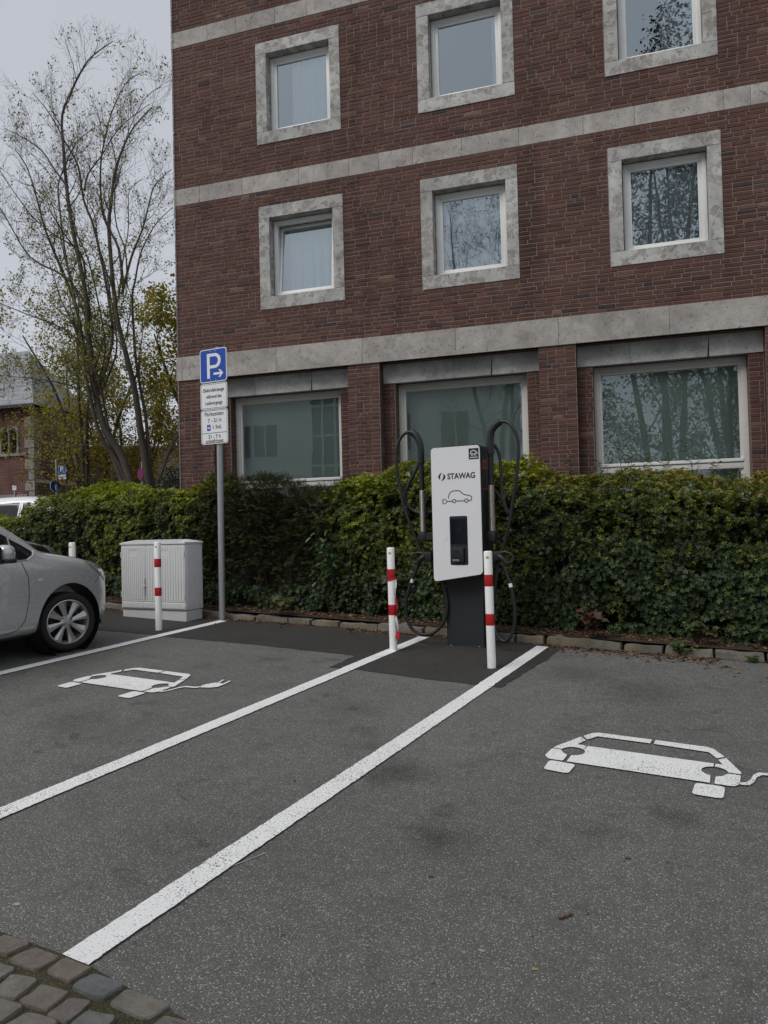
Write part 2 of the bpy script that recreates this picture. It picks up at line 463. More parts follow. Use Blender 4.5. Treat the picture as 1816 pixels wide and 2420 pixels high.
MAT['sign_back'] = plain('sign_grey', (0.42, 0.43, 0.44), 0.5, 0.4)
MAT['ink'] = plain('ink', (0.018, 0.018, 0.02), 0.5)
MAT['bollard'] = plain('bollard_white', (0.84, 0.84, 0.82), 0.42, var=0.07, scale=9)
MAT['red'] = plain('reflective_red', (0.42, 0.008, 0.012), 0.4, var=0.1)
MAT['tag_green'] = plain('tag_green', (0.32, 0.48, 0.03), 0.5)
MAT['cab'] = plain('cabinet_grey', (0.62, 0.625, 0.62), 0.55, var=0.07, scale=6)
MAT['cab_dark'] = plain('cabinet_gap', (0.11, 0.11, 0.11), 0.7)
MAT['concrete'] = plain('plinth_grey', (0.50, 0.505, 0.50), 0.8, var=0.12)
MAT['charger_white'] = plain('charger_white', (0.74, 0.745, 0.76), 0.38, var=0.02)
MAT['charger_black'] = plain('charger_black', (0.012, 0.013, 0.014), 0.5)
MAT['pedestal'] = plain('pedestal_anthracite', (0.017, 0.019, 0.021), 0.55, bump=0.1)
MAT['cable'] = plain('cable_rubber', (0.014, 0.014, 0.015), 0.5, var=0.2)
MAT['spring'] = plain('spring_steel', (0.62, 0.56, 0.53), 0.3, 0.7)
MAT['screen'] = plain('screen_glass', (0.006, 0.009, 0.014), 0.07, var=0.02)
MAT['paint_silver'] = plain('silver_paint', (0.53, 0.53, 0.525), 0.28, 0.35, var=0.03, Coat_Weight=1.0, Coat_Roughness=0.03)
MAT['paint_black'] = plain('black_paint', (0.012, 0.013, 0.015), 0.25, 0.0, var=0.03, Coat_Weight=0.9, Coat_Roughness=0.04)
MAT['paint_white'] = plain('white_paint', (0.72, 0.73, 0.74), 0.35, 0.0, var=0.03, Coat_Weight=0.6, Coat_Roughness=0.08)
MAT['car_glass'] = plain('car_glass', (0.010, 0.012, 0.013), 0.05, 0.0, var=0.02)
MAT['car_trim'] = plain('car_trim', (0.012, 0.012, 0.012), 0.45)
MAT['tyre'] = plain('tyre_rubber', (0.011, 0.011, 0.011), 0.75, var=0.2)
MAT['alloy'] = plain('alloy', (0.48, 0.475, 0.465), 0.33, 0.75, var=0.08)
MAT['brake'] = plain('brake_iron', (0.03, 0.028, 0.027), 0.5, 0.5)
MAT['chrome'] = plain('chrome', (0.75, 0.76, 0.78), 0.12, 0.95, var=0.02)
MAT['lens'] = plain('lens', (0.55, 0.56, 0.55), 0.12, var=0.03)
MAT['headlamp'] = plain('headlamp_lens', (0.38, 0.39, 0.40), 0.08, 0.5, var=0.6, scale=22)
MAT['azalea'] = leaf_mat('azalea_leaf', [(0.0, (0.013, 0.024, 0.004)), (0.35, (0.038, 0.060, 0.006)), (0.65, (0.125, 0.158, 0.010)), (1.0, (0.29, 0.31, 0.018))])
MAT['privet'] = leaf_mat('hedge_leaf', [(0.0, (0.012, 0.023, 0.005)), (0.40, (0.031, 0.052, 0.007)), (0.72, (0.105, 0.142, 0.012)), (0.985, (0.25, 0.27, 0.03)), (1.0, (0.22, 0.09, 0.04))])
MAT['yew'] = leaf_mat('yew_needle', [(0.0, (0.022, 0.027, 0.010)), (0.55, (0.046, 0.052, 0.015)), (0.93, (0.075, 0.085, 0.020)), (1.0, (0.15, 0.085, 0.035))], trans=0.12)
MAT['ivy'] = leaf_mat('ivy_leaf', [(0.0, (0.011, 0.023, 0.008)), (0.6, (0.025, 0.048, 0.013)), (0.9, (0.075, 0.105, 0.020)), (1.0, (0.11, 0.08, 0.03))], rough=0.5, spec=0.25)
MAT['glossy'] = leaf_mat('glossy_leaf', [(0.0, (0.02, 0.055, 0.016)), (1.0, (0.055, 0.11, 0.03))], rough=0.35)
MAT['weed'] = leaf_mat('weed_leaf', [(0.0, (0.035, 0.075, 0.02)), (1.0, (0.085, 0.14, 0.03))])
MAT['red_leaf'] = leaf_mat('seedling_leaf', [(0.0, (0.075, 0.036, 0.022)), (0.6, (0.11, 0.055, 0.03)), (1.0, (0.085, 0.075, 0.03))])
MAT['olive_leaf'] = leaf_mat('seedling_olive', [(0.0, (0.06, 0.06, 0.025)), (1.0, (0.10, 0.10, 0.035))])
MAT['litter'] = leaf_mat('dead_leaf', [(0.0, (0.05, 0.025, 0.015)), (0.5, (0.15, 0.078, 0.042)), (0.9, (0.26, 0.16, 0.085)), (1.0, (0.45, 0.21, 0.05))], rough=0.8, trans=0.05)
MAT['twig'] = bark_mat('twig_bark', (0.035, 0.026, 0.02), (0.085, 0.062, 0.048))
MAT['core'] = bark_mat('inner_shade', (0.006, 0.006, 0.004), (0.014, 0.013, 0.008))  # near-black: the shade inside the shrubs is put into the colour
MAT['bark'] = bark_mat('maple_bark', (0.050, 0.045, 0.036), (0.115, 0.10, 0.082))
MAT['maple'] = leaf_mat('maple_leaf', [(0.0, (0.11, 0.10, 0.016)), (0.5, (0.18, 0.17, 0.024)), (1.0, (0.28, 0.26, 0.035))], trans=0.42)
MAT['gold'] = leaf_mat('golden_leaf', [(0.0, (0.15, 0.115, 0.018)), (0.5, (0.25, 0.20, 0.028)), (1.0, (0.36, 0.30, 0.04))], trans=0.45)
MAT['evergreen'] = leaf_mat('evergreen_leaf', [(0.0, (0.010, 0.018, 0.008)), (1.0, (0.03, 0.045, 0.016))])
MAT['render_white'] = plain('white_render', (0.70, 0.70, 0.68), 0.85, var=0.05, scale=0.6)
MAT['dark_glass'] = plain('dark_glass', (0.03, 0.035, 0.04), 0.06, var=0.02)
MAT['iron'] = plain('iron', (0.02, 0.02, 0.02), 0.6)

# ------------------------------------------------------------------ ground, road, pavement
def sheet(name, e0, e1, s0, s1, ne, ns, mat, dz=0.0, kind='structure', label=None):
    es = np.linspace(e0, e1, ne); ss = np.linspace(s0, s1, ns)
    vs = [(e, s, gz(e, s) + dz) for s in ss for e in es]
    fs = [(j*ne+i, j*ne+i+1, (j+1)*ne+i+1, (j+1)*ne+i) for j in range(ns-1) for i in range(ne-1)]
    m = MB(); m.add(vs, fs); o = m.build(name, mat)
    return tag(o, label, kind=kind)

def flat_poly(m, pts, dz):
    """polygon laid on the slope"""
    m.add([(e, s, gz(e, s) + dz) for e, s in pts], [tuple(range(len(pts)))])

asphalt = sheet('asphalt', -400, 400, -400, 400, 81, 81, MAT['asphalt'], label='worn grey asphalt of the sloping car park')

def rough_line(pts, step=0.07, amp=0.012):
    out_ = []
    for (a, b) in zip(pts, pts[1:]):
        n = max(1, int(math.dist(a, b) / step))
        for k in range(n):
            t = k / n
            out_.append((a[0] + (b[0]-a[0])*t + random.uniform(-amp, amp), a[1] + (b[1]-a[1])*t + random.uniform(-amp, amp)))
    out_.append(pts[-1]); return out_
m = MB()
edge = rough_line([(-12.5, 6.20), (-6.8, 6.2), (-6.05, 6.25), (-5.5, 6.22), (-4.77, 6.26), (-3.50, 6.22), (-3.47, 5.71), (-3.2, 5.725), (-2.7, 5.68), (-1.92, 5.66), (-1.885, 6.33), (-1.86, 6.74), (-1.87, 7.42)])
for k in range(len(edge) - 1):
    a, b = edge[k], edge[k+1]
flat_poly(m, edge + [(-12.5, 7.42)], 0.004)
patch_o = m.build('asphalt_patch', MAT['new_asphalt'])
tag(patch_o, 'dark fresh strip of asphalt along the kerb and round the charger', kind='structure')

# painted lines
def line(e0, e1, s0, s1, label, breaks=()):
    m = MB(); n = 260
    L_ = []; R_ = []
    for k in range(n + 1):
        s = s0 + (s1 - s0) * k / n
        off = 0.012 if s > 5.72 else 0.0
        L_.append((e0 + random.uniform(-.0025, .0025) + .002*noise.noise(Vector((s*3, e0, 0))) - off*0.4, s)); R_.append((e1 + random.uniform(-.0025, .0025) + .002*noise.noise(Vector((s*3, e1, 5))) - off*0.4, s))
    vs = [(e, s, gz(e, s) + 0.008) for e, s in L_] + [(e, s, gz(e, s) + 0.008) for e, s in R_]
    m.add(vs, [(k, n+1+k, n+2+k, k+1) for k in range(n)])
    return tag(m.build('parking_line', MAT['paint']), label, kind='structure')
line(-2.105, -1.985, 1.755, 7.335, 'white parking line running from the cobbles to the right of the charger')
line(-3.35, -3.235, 1.9, 7.315, 'white parking line ending beside the left charger bollard')
line(-5.945, -5.825, 1.9, 7.285, 'white parking line beside the silver car, ending at the sign post')

def round_poly(pts, r=0.03, n=4):
    out_ = []
    N = len(pts)
    for i in range(N):
        p0, p, p1 = Vector(pts[i-1]), Vector(pts[i]), Vector(pts[(i+1) % N])
        a = (p0 - p); b = (p1 - p)
        ra = min(r, a.length*.45); rb = min(r, b.length*.45)
        A = p + a.normalized()*ra; B = p + b.normalized()*rb
        for k in range(n + 1):
            t = k / n
            q = A*(1-t)**2 + p*2*t*(1-t) + B*t*t
            out_.append((q.x, q.y))
    return out_
def arc(cx, cy, rx, ry, a0, a1, n=12):
    return [(cx + rx*math.cos(R(a0 + (a1-a0)*k/n)), cy + ry*math.sin(R(a0 + (a1-a0)*k/n))) for k in range(n+1)]

def ev_symbol(label, ce, cs, k):
    """painted plug-in car: stencil pieces; local units as measured, centred on (-0.70, 4.45)"""
    root = thing('painted_car_symbol', label, 'road marking', (ce, cs, gz(ce, cs)))
    def piece(name, pts):
        m = MB(); q = [((e + 0.70) * k, (s - 4.45)) for e, s in pts]
        m.add([(x, y, gz(ce + x, cs + y) + 0.008 - gz(ce, cs)) for x, y in q], [tuple(range(len(q)))])
        o = m.build(name, MAT['paint'], root)
        return o
    def tri_piece(name, outer):
        vs = [Vector((x, y)) for x, y in outer]; n = len(vs)
        r = geometry.delaunay_2d_cdt(vs, [(i, (i+1) % n) for i in range(n)], [], 1, 1e-5)
        m = MB()
        m.add([(((p.x+.70)*k), (p.y-4.45), gz(ce + (p.x+.7)*k, cs + p.y-4.45) + .008 - gz(ce, cs)) for p in r[0]], [tuple(f) for f in r[2]])
        o = m.build(name, MAT['paint'], root)
    # roof bar, two halves
    tri_piece('roof', [(-1.088, 4.735), (-1.05, 4.815), (-1.02, 4.84), (-.703, 4.842), (-.703, 4.765), (-1.008, 4.765), (-1.05, 4.68)])
    tri_piece('roof', [(-.683, 4.842), (-.40, 4.84), (-.36, 4.815), (-.297, 4.70), (-.335, 4.655), (-.381, 4.745), (-.683, 4.765)])
    # rear and front pillars with quarter panels
    tri_piece('quarter_panel', [(-1.098, 4.715), (-1.056, 4.66), (-1.085, 4.565), (-1.03, 4.56), (-1.03, 4.50)] + arc(-1.08, 4.435, .065, .072, 40, 175) + [(-1.195, 4.445), (-1.193, 4.47)])
    tri_piece('quarter_panel', [(-.29, 4.685), (-.327, 4.635), (-.30, 4.56), (-.335, 4.56), (-.335, 4.508)] + arc(-.33, 4.435, .065, .072, 95, 10) + [(-.205, 4.447), (-.205, 4.475)])
    # door panel between the wheels
    tri_piece('door_panel', [(-1.022, 4.56), (-.343, 4.56), (-.343, 4.508)] + arc(-.33, 4.435, .067, .074, 100, 255) + [(-.342, 4.25), (-1.072, 4.25), (-1.072, 4.363)] + arc(-1.08, 4.435, .067, .074, -80, 38))
    # bumpers
    tri_piece('bumper', round_poly([(-1.20, 4.432), (-1.207, 4.30), (-1.175, 4.25), (-1.093, 4.25), (-1.093, 4.36), (-1.12, 4.375), (-1.146, 4.43)], .015))
    tri_piece('bumper', round_poly([(-.206, 4.432), (-.206, 4.29), (-.229, 4.25), (-.322, 4.245), (-.322, 4.36), (-.29, 4.378), (-.266, 4.43)], .015))
    tri_piece('wheel', round_poly([(-1.162, 4.232), (-1.015, 4.222), (-1.02, 4.07), (-1.158, 4.08)], .03))
    tri_piece('wheel', round_poly([(-.408, 4.222), (-.268, 4.225), (-.27, 4.055), (-.412, 4.058)], .03))
    cab = [(-.206, 4.305), (-.17, 4.318), (-.148, 4.38), (-.14, 4.45), (-.115, 4.50), (-.07, 4.508), (-.02, 4.512), (.01, 4.54)]
    w = .017
    up = [(x - w*.5, y + w) for x, y in cab]; dn = [(x + w*.5, y - w) for x, y in cab]
    tri_piece('cable', up + dn[::-1])
    tri_piece('plug', [(.0, 4.545), (-.01, 4.61), (.03, 4.70), (.055, 4.70), (.02, 4.80), (.038, 4.806), (.075, 4.70), (.12, 4.70), (.10, 4.80), (.118, 4.80), (.145, 4.69), (.15, 4.60), (.10, 4.55), (.03, 4.53)])
    return root
ev_symbol('white painted plug-in car symbol on the asphalt right of the charger', -0.70, 4.45, 1.0)
ev_symbol('white painted plug-in car symbol in the bay beside the silver car', -4.665, 4.59, 0.90)

# small spots on the asphalt
def fleck(e, s, r, mat, name, label):
    m = MB(); n = 11; ph = random.random()*6
    pts = [(e + r*random.uniform(.5, 1.1)*math.cos(2*math.pi*k/n + ph)*1.3, s + r*random.uniform(.5, 1.1)*math.sin(2*math.pi*k/n + ph)) for k in range(n)]
    flat_poly(m, pts, 0.003)
    o = m.build(name, mat, None); tag(o, label, kind='structure'); return o
MAT['gum'] = plain('gum_spot', (0.30, 0.29, 0.27), 0.8, var=0.3, scale=60)
MAT['yellow_fleck'] = plain('yellow_spray', (0.30, 0.22, 0.08), 0.8, var=0.4, scale=80)
MAT['oil'] = plain('oil_stain', (0.055, 0.050, 0.047), 0.75, var=0.35, scale=30)
for (e, s, r, k) in ((-2.519, 1.904, .014, 'gum'), (-.899, 2.384, .010, 'gum'), (-.717, 2.365, .009, 'yellow_fleck'), (-1.243, 2.244, .007, 'yellow_fleck')):
    fleck(e, s, r, MAT[k], 'asphalt_mark', {'gum': 'pale spot of old gum on the asphalt', 'yellow_fleck': 'small fleck of yellow spray paint on the asphalt', 'oil': 'dark oil stain on the asphalt beside the white line'}[k])
m = MB(); flat_poly(m, [(-2.0, 2.46), (-1.995, 2.455), (-1.93, 2.64), (-1.935, 2.645)], .003)
tag(m.build('asphalt_mark', MAT['gum']), 'thin pale scrape on the asphalt beside the near line', kind='structure')

# cobbles at the near left corner
MAT['joint'] = asphalt_mat('mossy_joint', (0.028, 0.024, 0.013), (0.07, 0.066, 0.028), (0.15, 0.14, 0.05))
def cobble_mat():
    t = NT('cobble'); co = t.shifted(t.coord(), 9)
    c = t.ramp(t.objrand(), [(0.0, (0.115, 0.12, 0.12)), (0.25, (0.165, 0.15, 0.13)), (0.5, (0.145, 0.126, 0.110)), (0.75, (0.165, 0.136, 0.112)), (1.0, (0.18, 0.165, 0.14))])
    n = t.noise(co, 30, 6, .7); b = t.noise(co, 6, 4)
    c = t.mix(1.0, c, t.ramp(n, [(.25, .72), (.75, 1.25)]), 'MULTIPLY'); c = t.mix(1.0, c, t.ramp(b, [(.3, .8), (.7, 1.15)]), 'MULTIPLY')
    return t.done(t.pbsdf(c, .7, 0, t.bump(n, .9, .012), .35))
MAT['cobble'] = cobble_mat()
m = MB()
n = 40
edgeE = [(-6 + 6.0*k/n) for k in range(n+1)]
pts = [(e, 1.755 - .12*max(0, e + 2.0) + random.uniform(-.01, .01)) for e in edgeE]
flat_poly(m, pts + [(0.0, -3), (-6, -3)], .009)
cob = m.build('cobble_pavement', MAT['joint']); tag(cob, 'cobbled strip with mossy joints in the near left corner', kind='structure')
def cobble(cx, cy, wx, wy, rot, nn=18):
    """one rounded, slightly domed stone"""
    n = nn; base = []; sk = random.uniform(-.14, .14); tp = random.uniform(-.12, .12); w_seed = random.random()*90
    for k in range(n):
        a = 2*math.pi*k/n
        ca, sa = math.cos(a), math.sin(a); p = 0.30
        x = abs(ca)**p * (1 if ca > 0 else -1) * wx/2 * random.uniform(.96, 1.03); y = abs(sa)**p * (1 if sa > 0 else -1) * wy/2 * random.uniform(.96, 1.03)
        x, y = x*(1 + tp*y/wy*2) + sk*y, y; j_ = noise.noise(Vector((x*30, y*30, w_seed)))*.008; x += j_; y += j_*.7
        base.append((x*math.cos(rot) - y*math.sin(rot), x*math.sin(rot) + y*math.cos(rot)))
    h = .015 + random.uniform(-.003, .004); tx, ty = random.uniform(-.04, .04), random.uniform(-.04, .04)
    g0 = gz(cx, cy) + .004
    m = MB(); vs = []
    for sc, z in ((1.0, -.01), (1.0, h*.55), (.955, h*.95), (.6, h)):
        for x, y in base: vs.append((cx + x*sc, cy + y*sc, g0 + z + tx*x + ty*y + (random.uniform(-.0015, .0015) if z > 0 else 0)))
    fs = [(r*n+k, r*n+(k+1) % n, (r+1)*n+(k+1) % n, (r+1)*n+k) for r in range(3) for k in range(n)] + [tuple(3*n+k for k in range(n))]
    m.add(vs, fs); m.build('cobblestone', MAT['cobble'], cob, auto=22)
rows = [(1.695, .158, .088), (1.578, .112, .098), (1.470, .125, .10), (1.36, .13, .10), (1.25, .135, .10), (1.14, .13, .10)]
for ri, (sc_, w_, h_) in enumerate(rows):
    e = -3.35 + .05*ri
    while e < -1.0:
        ww = w_*random.uniform(.85, 1.18)
        cobble(e + ww/2, sc_ - .12*max(0, e + 2.0) + random.uniform(-.008, .008), ww - .012, h_*random.uniform(.96, 1.08) - .004, random.uniform(-.10, .10) + (.12 if ri else 0))
        e += ww

# planting bed and kerb
bed = sheet('planting_bed', -14, 6, 7.52, 14, 40, 14, MAT['soil'], dz=0.085, label='dark soil of the planting bed behind the kerb')
kerb = MB(); 
flat = [(-14, 7.44), (6, 7.44), (6, 7.60), (-14, 7.60)]
kerb.add([(e, s, gz(e, s) + .004) for e, s in flat], [(0, 1, 2, 3)])
kerb = kerb.build('kerb', MAT['soil']); tag(kerb, 'low kerb of rough sandstone blocks along the planting bed', kind='structure')
def rough_block(lo, hi, nx, ny, nz, amp, seed, ramt=.02):
    bm = bmesh.new(); bmesh.ops.create_cube(bm, size=1.0)
    ex = [e for e in bm.edges if abs((e.verts[0].co - e.verts[1].co).x) > .5]
    bmesh.ops.subdivide_edges(bm, edges=ex, cuts=nx, use_grid_fill=True)
    ez = [e for e in bm.edges if abs((e.verts[0].co - e.verts[1].co).z) > .9]
    bmesh.ops.subdivide_edges(bm, edges=ez, cuts=nz, use_grid_fill=True)
    ey = [e for e in bm.edges if abs((e.verts[0].co - e.verts[1].co).y) > .9]
    bmesh.ops.subdivide_edges(bm, edges=ey, cuts=ny, use_grid_fill=True)
    for v in bm.verts:
        c = v.co.copy(); k = sum(1 for q in c if abs(q) > .49)
        if k >= 2: c *= (1 - ramt*k)
        p = Vector((lo[0] + (c.x+.5)*(hi[0]-lo[0]), lo[1] + (c.y+.5)*(hi[1]-lo[1]), lo[2] + (c.z+.5)*(hi[2]-lo[2])))
        d = noise.noise_vector(p*7 + Vector((seed, 0, 0)))*amp
        v.co = p + d
    bm.verts.index_update()
    vs = [v.co.copy() for v in bm.verts]; fs = [[v.index for v in f.verts] for f in bm.faces]; bm.free()
    return vs, fs
joints = [-11.6, -10.9, -10.2, -9.5, -8.75, -8.05, -7.35, -6.65, -6.0, -5.56, -5.08, -4.775, -4.40, -3.906, -3.36, -2.85, -2.36, -2.07, -1.316, -.955, -.533, -.114, .40, 1.0, 1.6]
for i, (a, b) in enumerate(zip(joints, joints[1:])):
    vs_, fs_ = rough_block((a + .008, 7.45 + random.uniform(-.012, .012), -.03), (b - .008, 7.61, .070 + random.uniform(-.018, .012)), 5, 1, 2, .022, i*3.1)
    m = MB(); m.add([(x, y, z + gz(x, y)) for x, y, z in vs_], fs_)
    m.build('kerb_stone', MAT['kerb'], kerb, auto=40)

# ------------------------------------------------------------------ the brick building
BYAW = R(8.956)
BLOC = (-7.395, 10.261, 0.0)
bld = thing('brick_building', 'brown brick office building with pale stone bands and square windows', 'building', BLOC, BYAW)
X0, X1 = -1.598, 9.2
ROW = 2.7165
WINX = [(0.0, 1.472), (2.743, 4.216), (5.496, 6.971)]
WINZ = [(5.097, 6.791), (7.816, 9.503)]
BAYS = [(-0.925, 1.49), (2.005, 4.45), (4.975, 7.44)]
BANDS = [(4.06, 4.461), (7.05, 7.329), (9.766, 10.04)]
TOPZ = 11.7
# mortar backing: front sheet at y=.010 with openings
m = MB()
def wall_rects():
    out_ = []
    def strip(z0, z1, holes):
        x = X0 + .004
        for a, b in sorted(holes):
            if a > x: out_.append((x, a, z0, z1))
            x = b
        if x < X1: out_.append((x, X1, z0, z1))
    strip(0.3, 4.06, BAYS + [(8.0, 9.2)])
    z = 4.06
    for (z0, z1) in WINZ:
        strip(z, z0 + .02, []); strip(z0 + .02, z1 - .02, [(a + .02, b - .02) for a, b in WINX]); z = z1 - .02
    strip(z, TOPZ, [])
    return out_
for a, b, z0, z1 in wall_rects():
    m.box((a, .0055, z0), (b, .12, z1))
wall = m.build('wall', MAT['mortar'], bld)
# bricks -------------------------------------------------------------
CH, JT = 0.0625, 0.0105
specs = []                       # (x0, x1, z0, y, seed)
def fill_row(xa, xb, zc, y, offset, pattern):
    x = xa; k = offset
    first = True
    while x < xb - .02:
        if pattern == 'head': ln = .115
        elif pattern == 'alt': ln = .24 if (k % 3) else .115
        else: ln = .24 if random.random() < .66 else .115
        if first and pattern != 'head':
            ln = [.115, .24, .1775, .0525 + .1][k % 4]; first = False
        if x + ln > xb - .05: ln = xb - x - (JT if xb - x > .05 else 0)
        if ln > .02: specs.append((x, min(x + ln, xb), zc, y))
        x += ln + JT; k += 1
def course_zs(z0, z1):
    n = max(1, round((z1 - z0) / CH)); h = (z1 - z0) / n
    return [(z0 + h*i, h) for i in range(n)]
def fill(z0, z1, holes_fn, y=0.0, xa=X0, xb=X1, pattern='wild'):
    for i, (z, h) in enumerate(course_zs(z0, z1)):
        x = xa
        for a, b in sorted(holes_fn(z + h/2)):
            if a - x > .03: fill_row(x, a - .004, z, y, random.randrange(9), pattern if pattern != 'pier' else ('head' if i % 2 else 'alt'))
            x = b + .004
        if xb - x > .03: fill_row(x, xb, z, y, random.randrange(9), pattern if pattern != 'pier' else ('head' if i % 2 else 'alt'))
winholes = lambda z: [w for w in WINX if any(a < z < b for a, b in WINZ)]
fill(4.461, 7.05, winholes); fill(7.329, 9.766, winholes); fill(10.04, TOPZ, lambda z: [])
PIERS = [(X0, -.925), (1.49, 2.005), (4.45, 4.975), (7.44, 8.0)]
for a, b in PIERS: fill(1.5, 4.06, lambda z: [], 0.0, a, b, 'pier')
SETB = [(-.925, -.725), (1.27, 1.49), (2.005, 2.19), (4.245, 4.45), (4.975, 5.19), (7.25, 7.44)]
for a, b in SETB: fill(1.5, 3.76, lambda z: [], 0.22, a + .003, b - .002, 'pier')
def brick_geo(x0, x1, z0, y, h=CH - JT, jit=1.0):
    r = lambda a: random.uniform(-a, a)*jit
    ch = .0045; yf = y - .001 + r(.0024)
    x0 += r(.002); x1 += r(.002); z1 = z0 + h + r(.0018); z0 += r(.0018)
    vs = [(x0+ch, yf+r(.001), z0+ch), (x1-ch, yf+r(.001), z0+ch+r(.0015)), (x1-ch, yf+r(.001), z1-ch), (x0+ch, yf+r(.001), z1-ch+r(.0015)),
          (x0, yf+.0045, z0), (x1, yf+.0045, z0), (x1, yf+.0045, z1), (x0, yf+.0045, z1),
          (x0, y+.03, z0), (x1, y+.03, z0), (x1, y+.03, z1), (x0, y+.03, z1)]
    fs = [(0,1,2,3), (4,5,1,0), (5,6,2,1), (6,7,3,2), (7,4,0,3), (8,9,5,4), (9,10,6,5), (10,11,7,6), (11,8,4,7)]
    return vs, fs
cb, sb = math.cos(BYAW), math.sin(BYAW)
camx = (CAM.x - BLOC[0])*cb + (CAM.y - BLOC[1])*sb; camy = -(CAM.x - BLOC[0])*sb + (CAM.y - BLOC[1])*cb
def near_key(sp):
    x = (sp[0]+sp[1])/2; ln = sp[1]-sp[0]
    d = math.dist((x, sp[3], sp[2]), (camx, camy, CAM.z))
    return ln/.24*0 + d
order = sorted([i for i, sp in enumerate(specs) if 2.15 < sp[2] and sp[0] < 7.35 and sp[1]-sp[0] > .1 and sp[3] == 0.0], key=lambda i: near_key(specs[i]))
single = set(order[:300])
rest = MB(); cache = {}
for i, (a, b, z, y) in enumerate(specs):
    if i in single:
        q = round((b - a)/.005)*.005; v = random.randrange(4)
        if (q, v) not in cache:
            mm = MB(); vs_, fs_ = brick_geo(-q/2, q/2, 0, 0); mm.add(vs_, fs_)
            me = bpy.data.meshes.new('brick'); me.from_pydata(mm.v, [], mm.f); me.materials.append(MAT['brick']); cache[(q, v)] = me
        o = bpy.data.objects.new('brick', cache[(q, v)]); COL.objects.link(o); o.parent = wall
        o.location = ((a + b)/2, y, z)
    else:
        vs_, fs_ = brick_geo(a, b, z, y); rest.add(vs_, fs_, random.random())
# brick reveals on the sides of the piers (seen edge-on)
def reveal(xe, side, ya, yb, z0, z1):
    for i, (z, h) in enumerate(course_zs(z0, z1)):
        cuts = [ya, yb] if i % 2 else [ya, (ya+yb)/2, yb]
        for a, b in zip(cuts, cuts[1:]):
            xa, xb = (xe - .03, xe) if side > 0 else (xe, xe + .03)
            rest.box((xa, a + .004, z), (xb, b - .004, z + CH - JT), 0, random.random())
for x, sd in ((-.925, 1), (2.005, 1), (4.975, 1)): reveal(x, sd, .03, .21, 1.5, 4.06)
for x, sd in ((1.49, -1), (4.45, -1), (7.44, -1)): reveal(x, sd, .03, .21, 1.5, 4.06)
for x, sd in ((-.725, 1), (2.19, 1), (5.19, 1)): reveal(x, sd, .25, .41, 1.5, 3.76)
for x, sd in ((1.27, -1), (4.245, -1), (7.25, -1)): reveal(x, sd, .25, .41, 1.5, 3.76)
# bricks of the receding left side, seen only as the toothed corner
for i, (z, h) in enumerate(course_zs(1.5, TOPZ)):
    if any(a - .02 < z < b for a, b in BANDS): continue
    rest.box((X0 - .004 + random.uniform(-.002, .002), .02, z), (X0 + .03, .25 if i % 2 else .135, z + CH - JT), 0, random.random())
ro = rest.build('bricks', MAT['brick'], wall); tag(ro, kind='stuff')
# bodies behind the brick skin
m = MB()
for a, b in PIERS: m.box((a + .006, .0062, .3), (b - .006, .40, 4.058))
for a, b in SETB: m.box((a, .2262, .3), (b, .42, 3.755))
m.box((X0 + .004, .12, 4.07), (X0 + .2, 9.0, TOPZ)); m.box((X0 + .004, .40, .3), (X0 + .2, 9.0, 4.07))
m.box((X0 + .2, 8.8, .3), (X1, 9.0, TOPZ)); m.box((X1 - .2, .12, .3), (X1, 8.8, TOPZ)); m.box((X0 + .2, .12, TOPZ - .3), (X1 - .2, 8.8, TOPZ - .005))
m.build('masonry_core', MAT['mortar'], bld)
m = MB(); m.box((X0 - .1, -.1, TOPZ), (X1, 9.1, TOPZ + .2)); m.build('roof', MAT['band'], bld)
# stone bands, slab by slab
J = [[-1.598, -1.49, .264, 1.744, 3.233, 4.742, 6.245, 7.75, 9.2],
     [-1.598, -1.099, -.30, .723, 1.582, 2.08, 2.632, 3.398, 4.251, 5.171, 5.872, 7.024, 7.357, 8.3, 9.2],
     [-1.598, -.895, -.35, .363, .921, 1.697, 2.6, 3.4, 4.3, 5.1, 6.0, 6.9, 7.9, 9.2]]
for bi, ((z0, z1), js) in enumerate(zip(BANDS, J)):
    b = MB(); b.box((X0 + .01, .02, z0 + .004), (X1, .10 if bi else .45, z1 - .004)); band = b.build('stone_band', MAT['mortar'], bld)
    for a, c in zip(js, js[1:]):
        b = MB(); yy = (-.022 if bi == 0 else -.004) + random.uniform(-.0015, .0015)
        b.box((a + .0018 - (.006 if a == X0 else 0), yy, z0), (c - .0018, .10, z1), .003); b.build('slab', MAT['band'], band)
# lintels over the display windows, three raked stones each
for bi, (a, b) in enumerate(BAYS):
    ja, jb = [(-.24, .775), (2.69, 3.72), (5.715, 6.745)][bi]
    core = MB(); core.box((a, .26, 3.77), (b, .45, 4.055)); core = core.build('lintel', MAT['mortar'], bld)
    for (p0, p1, p2, p3) in ((a + .003, ja - .002, ja - .012, a + .003), (ja + .002, jb - .002, jb + .012, ja - .008), (jb + .002, b - .003, b - .003, jb + .016)):
        mm = MB(); z0, z1 = 3.76, 4.057; y0, y1 = .205, .30
        vs_ = [(p0, y0, z0), (p1, y0, z0), (p2, y0, z1), (p3, y0, z1), (p0, y1, z0), (p1, y1, z0), (p2, y1, z1), (p3, y1, z1)]
        if p0 != a + .003: vs_[0] = (p0 + .01, y0, z0); vs_[4] = (p0 + .01, y1, z0)
        if p1 != b - .003: vs_[1] = (p1 + (.01 if p1 < (a+b)/2 else -.012), y0, z0); vs_[5] = (vs_[1][0], y1, z0)
        mm.add(vs_, [(0,1,2,3), (1,5,6,2), (5,4,7,6), (4,0,3,7), (3,2,6,7), (4,5,1,0)]); mm.build('lintel_stone', MAT['lintel'], core)

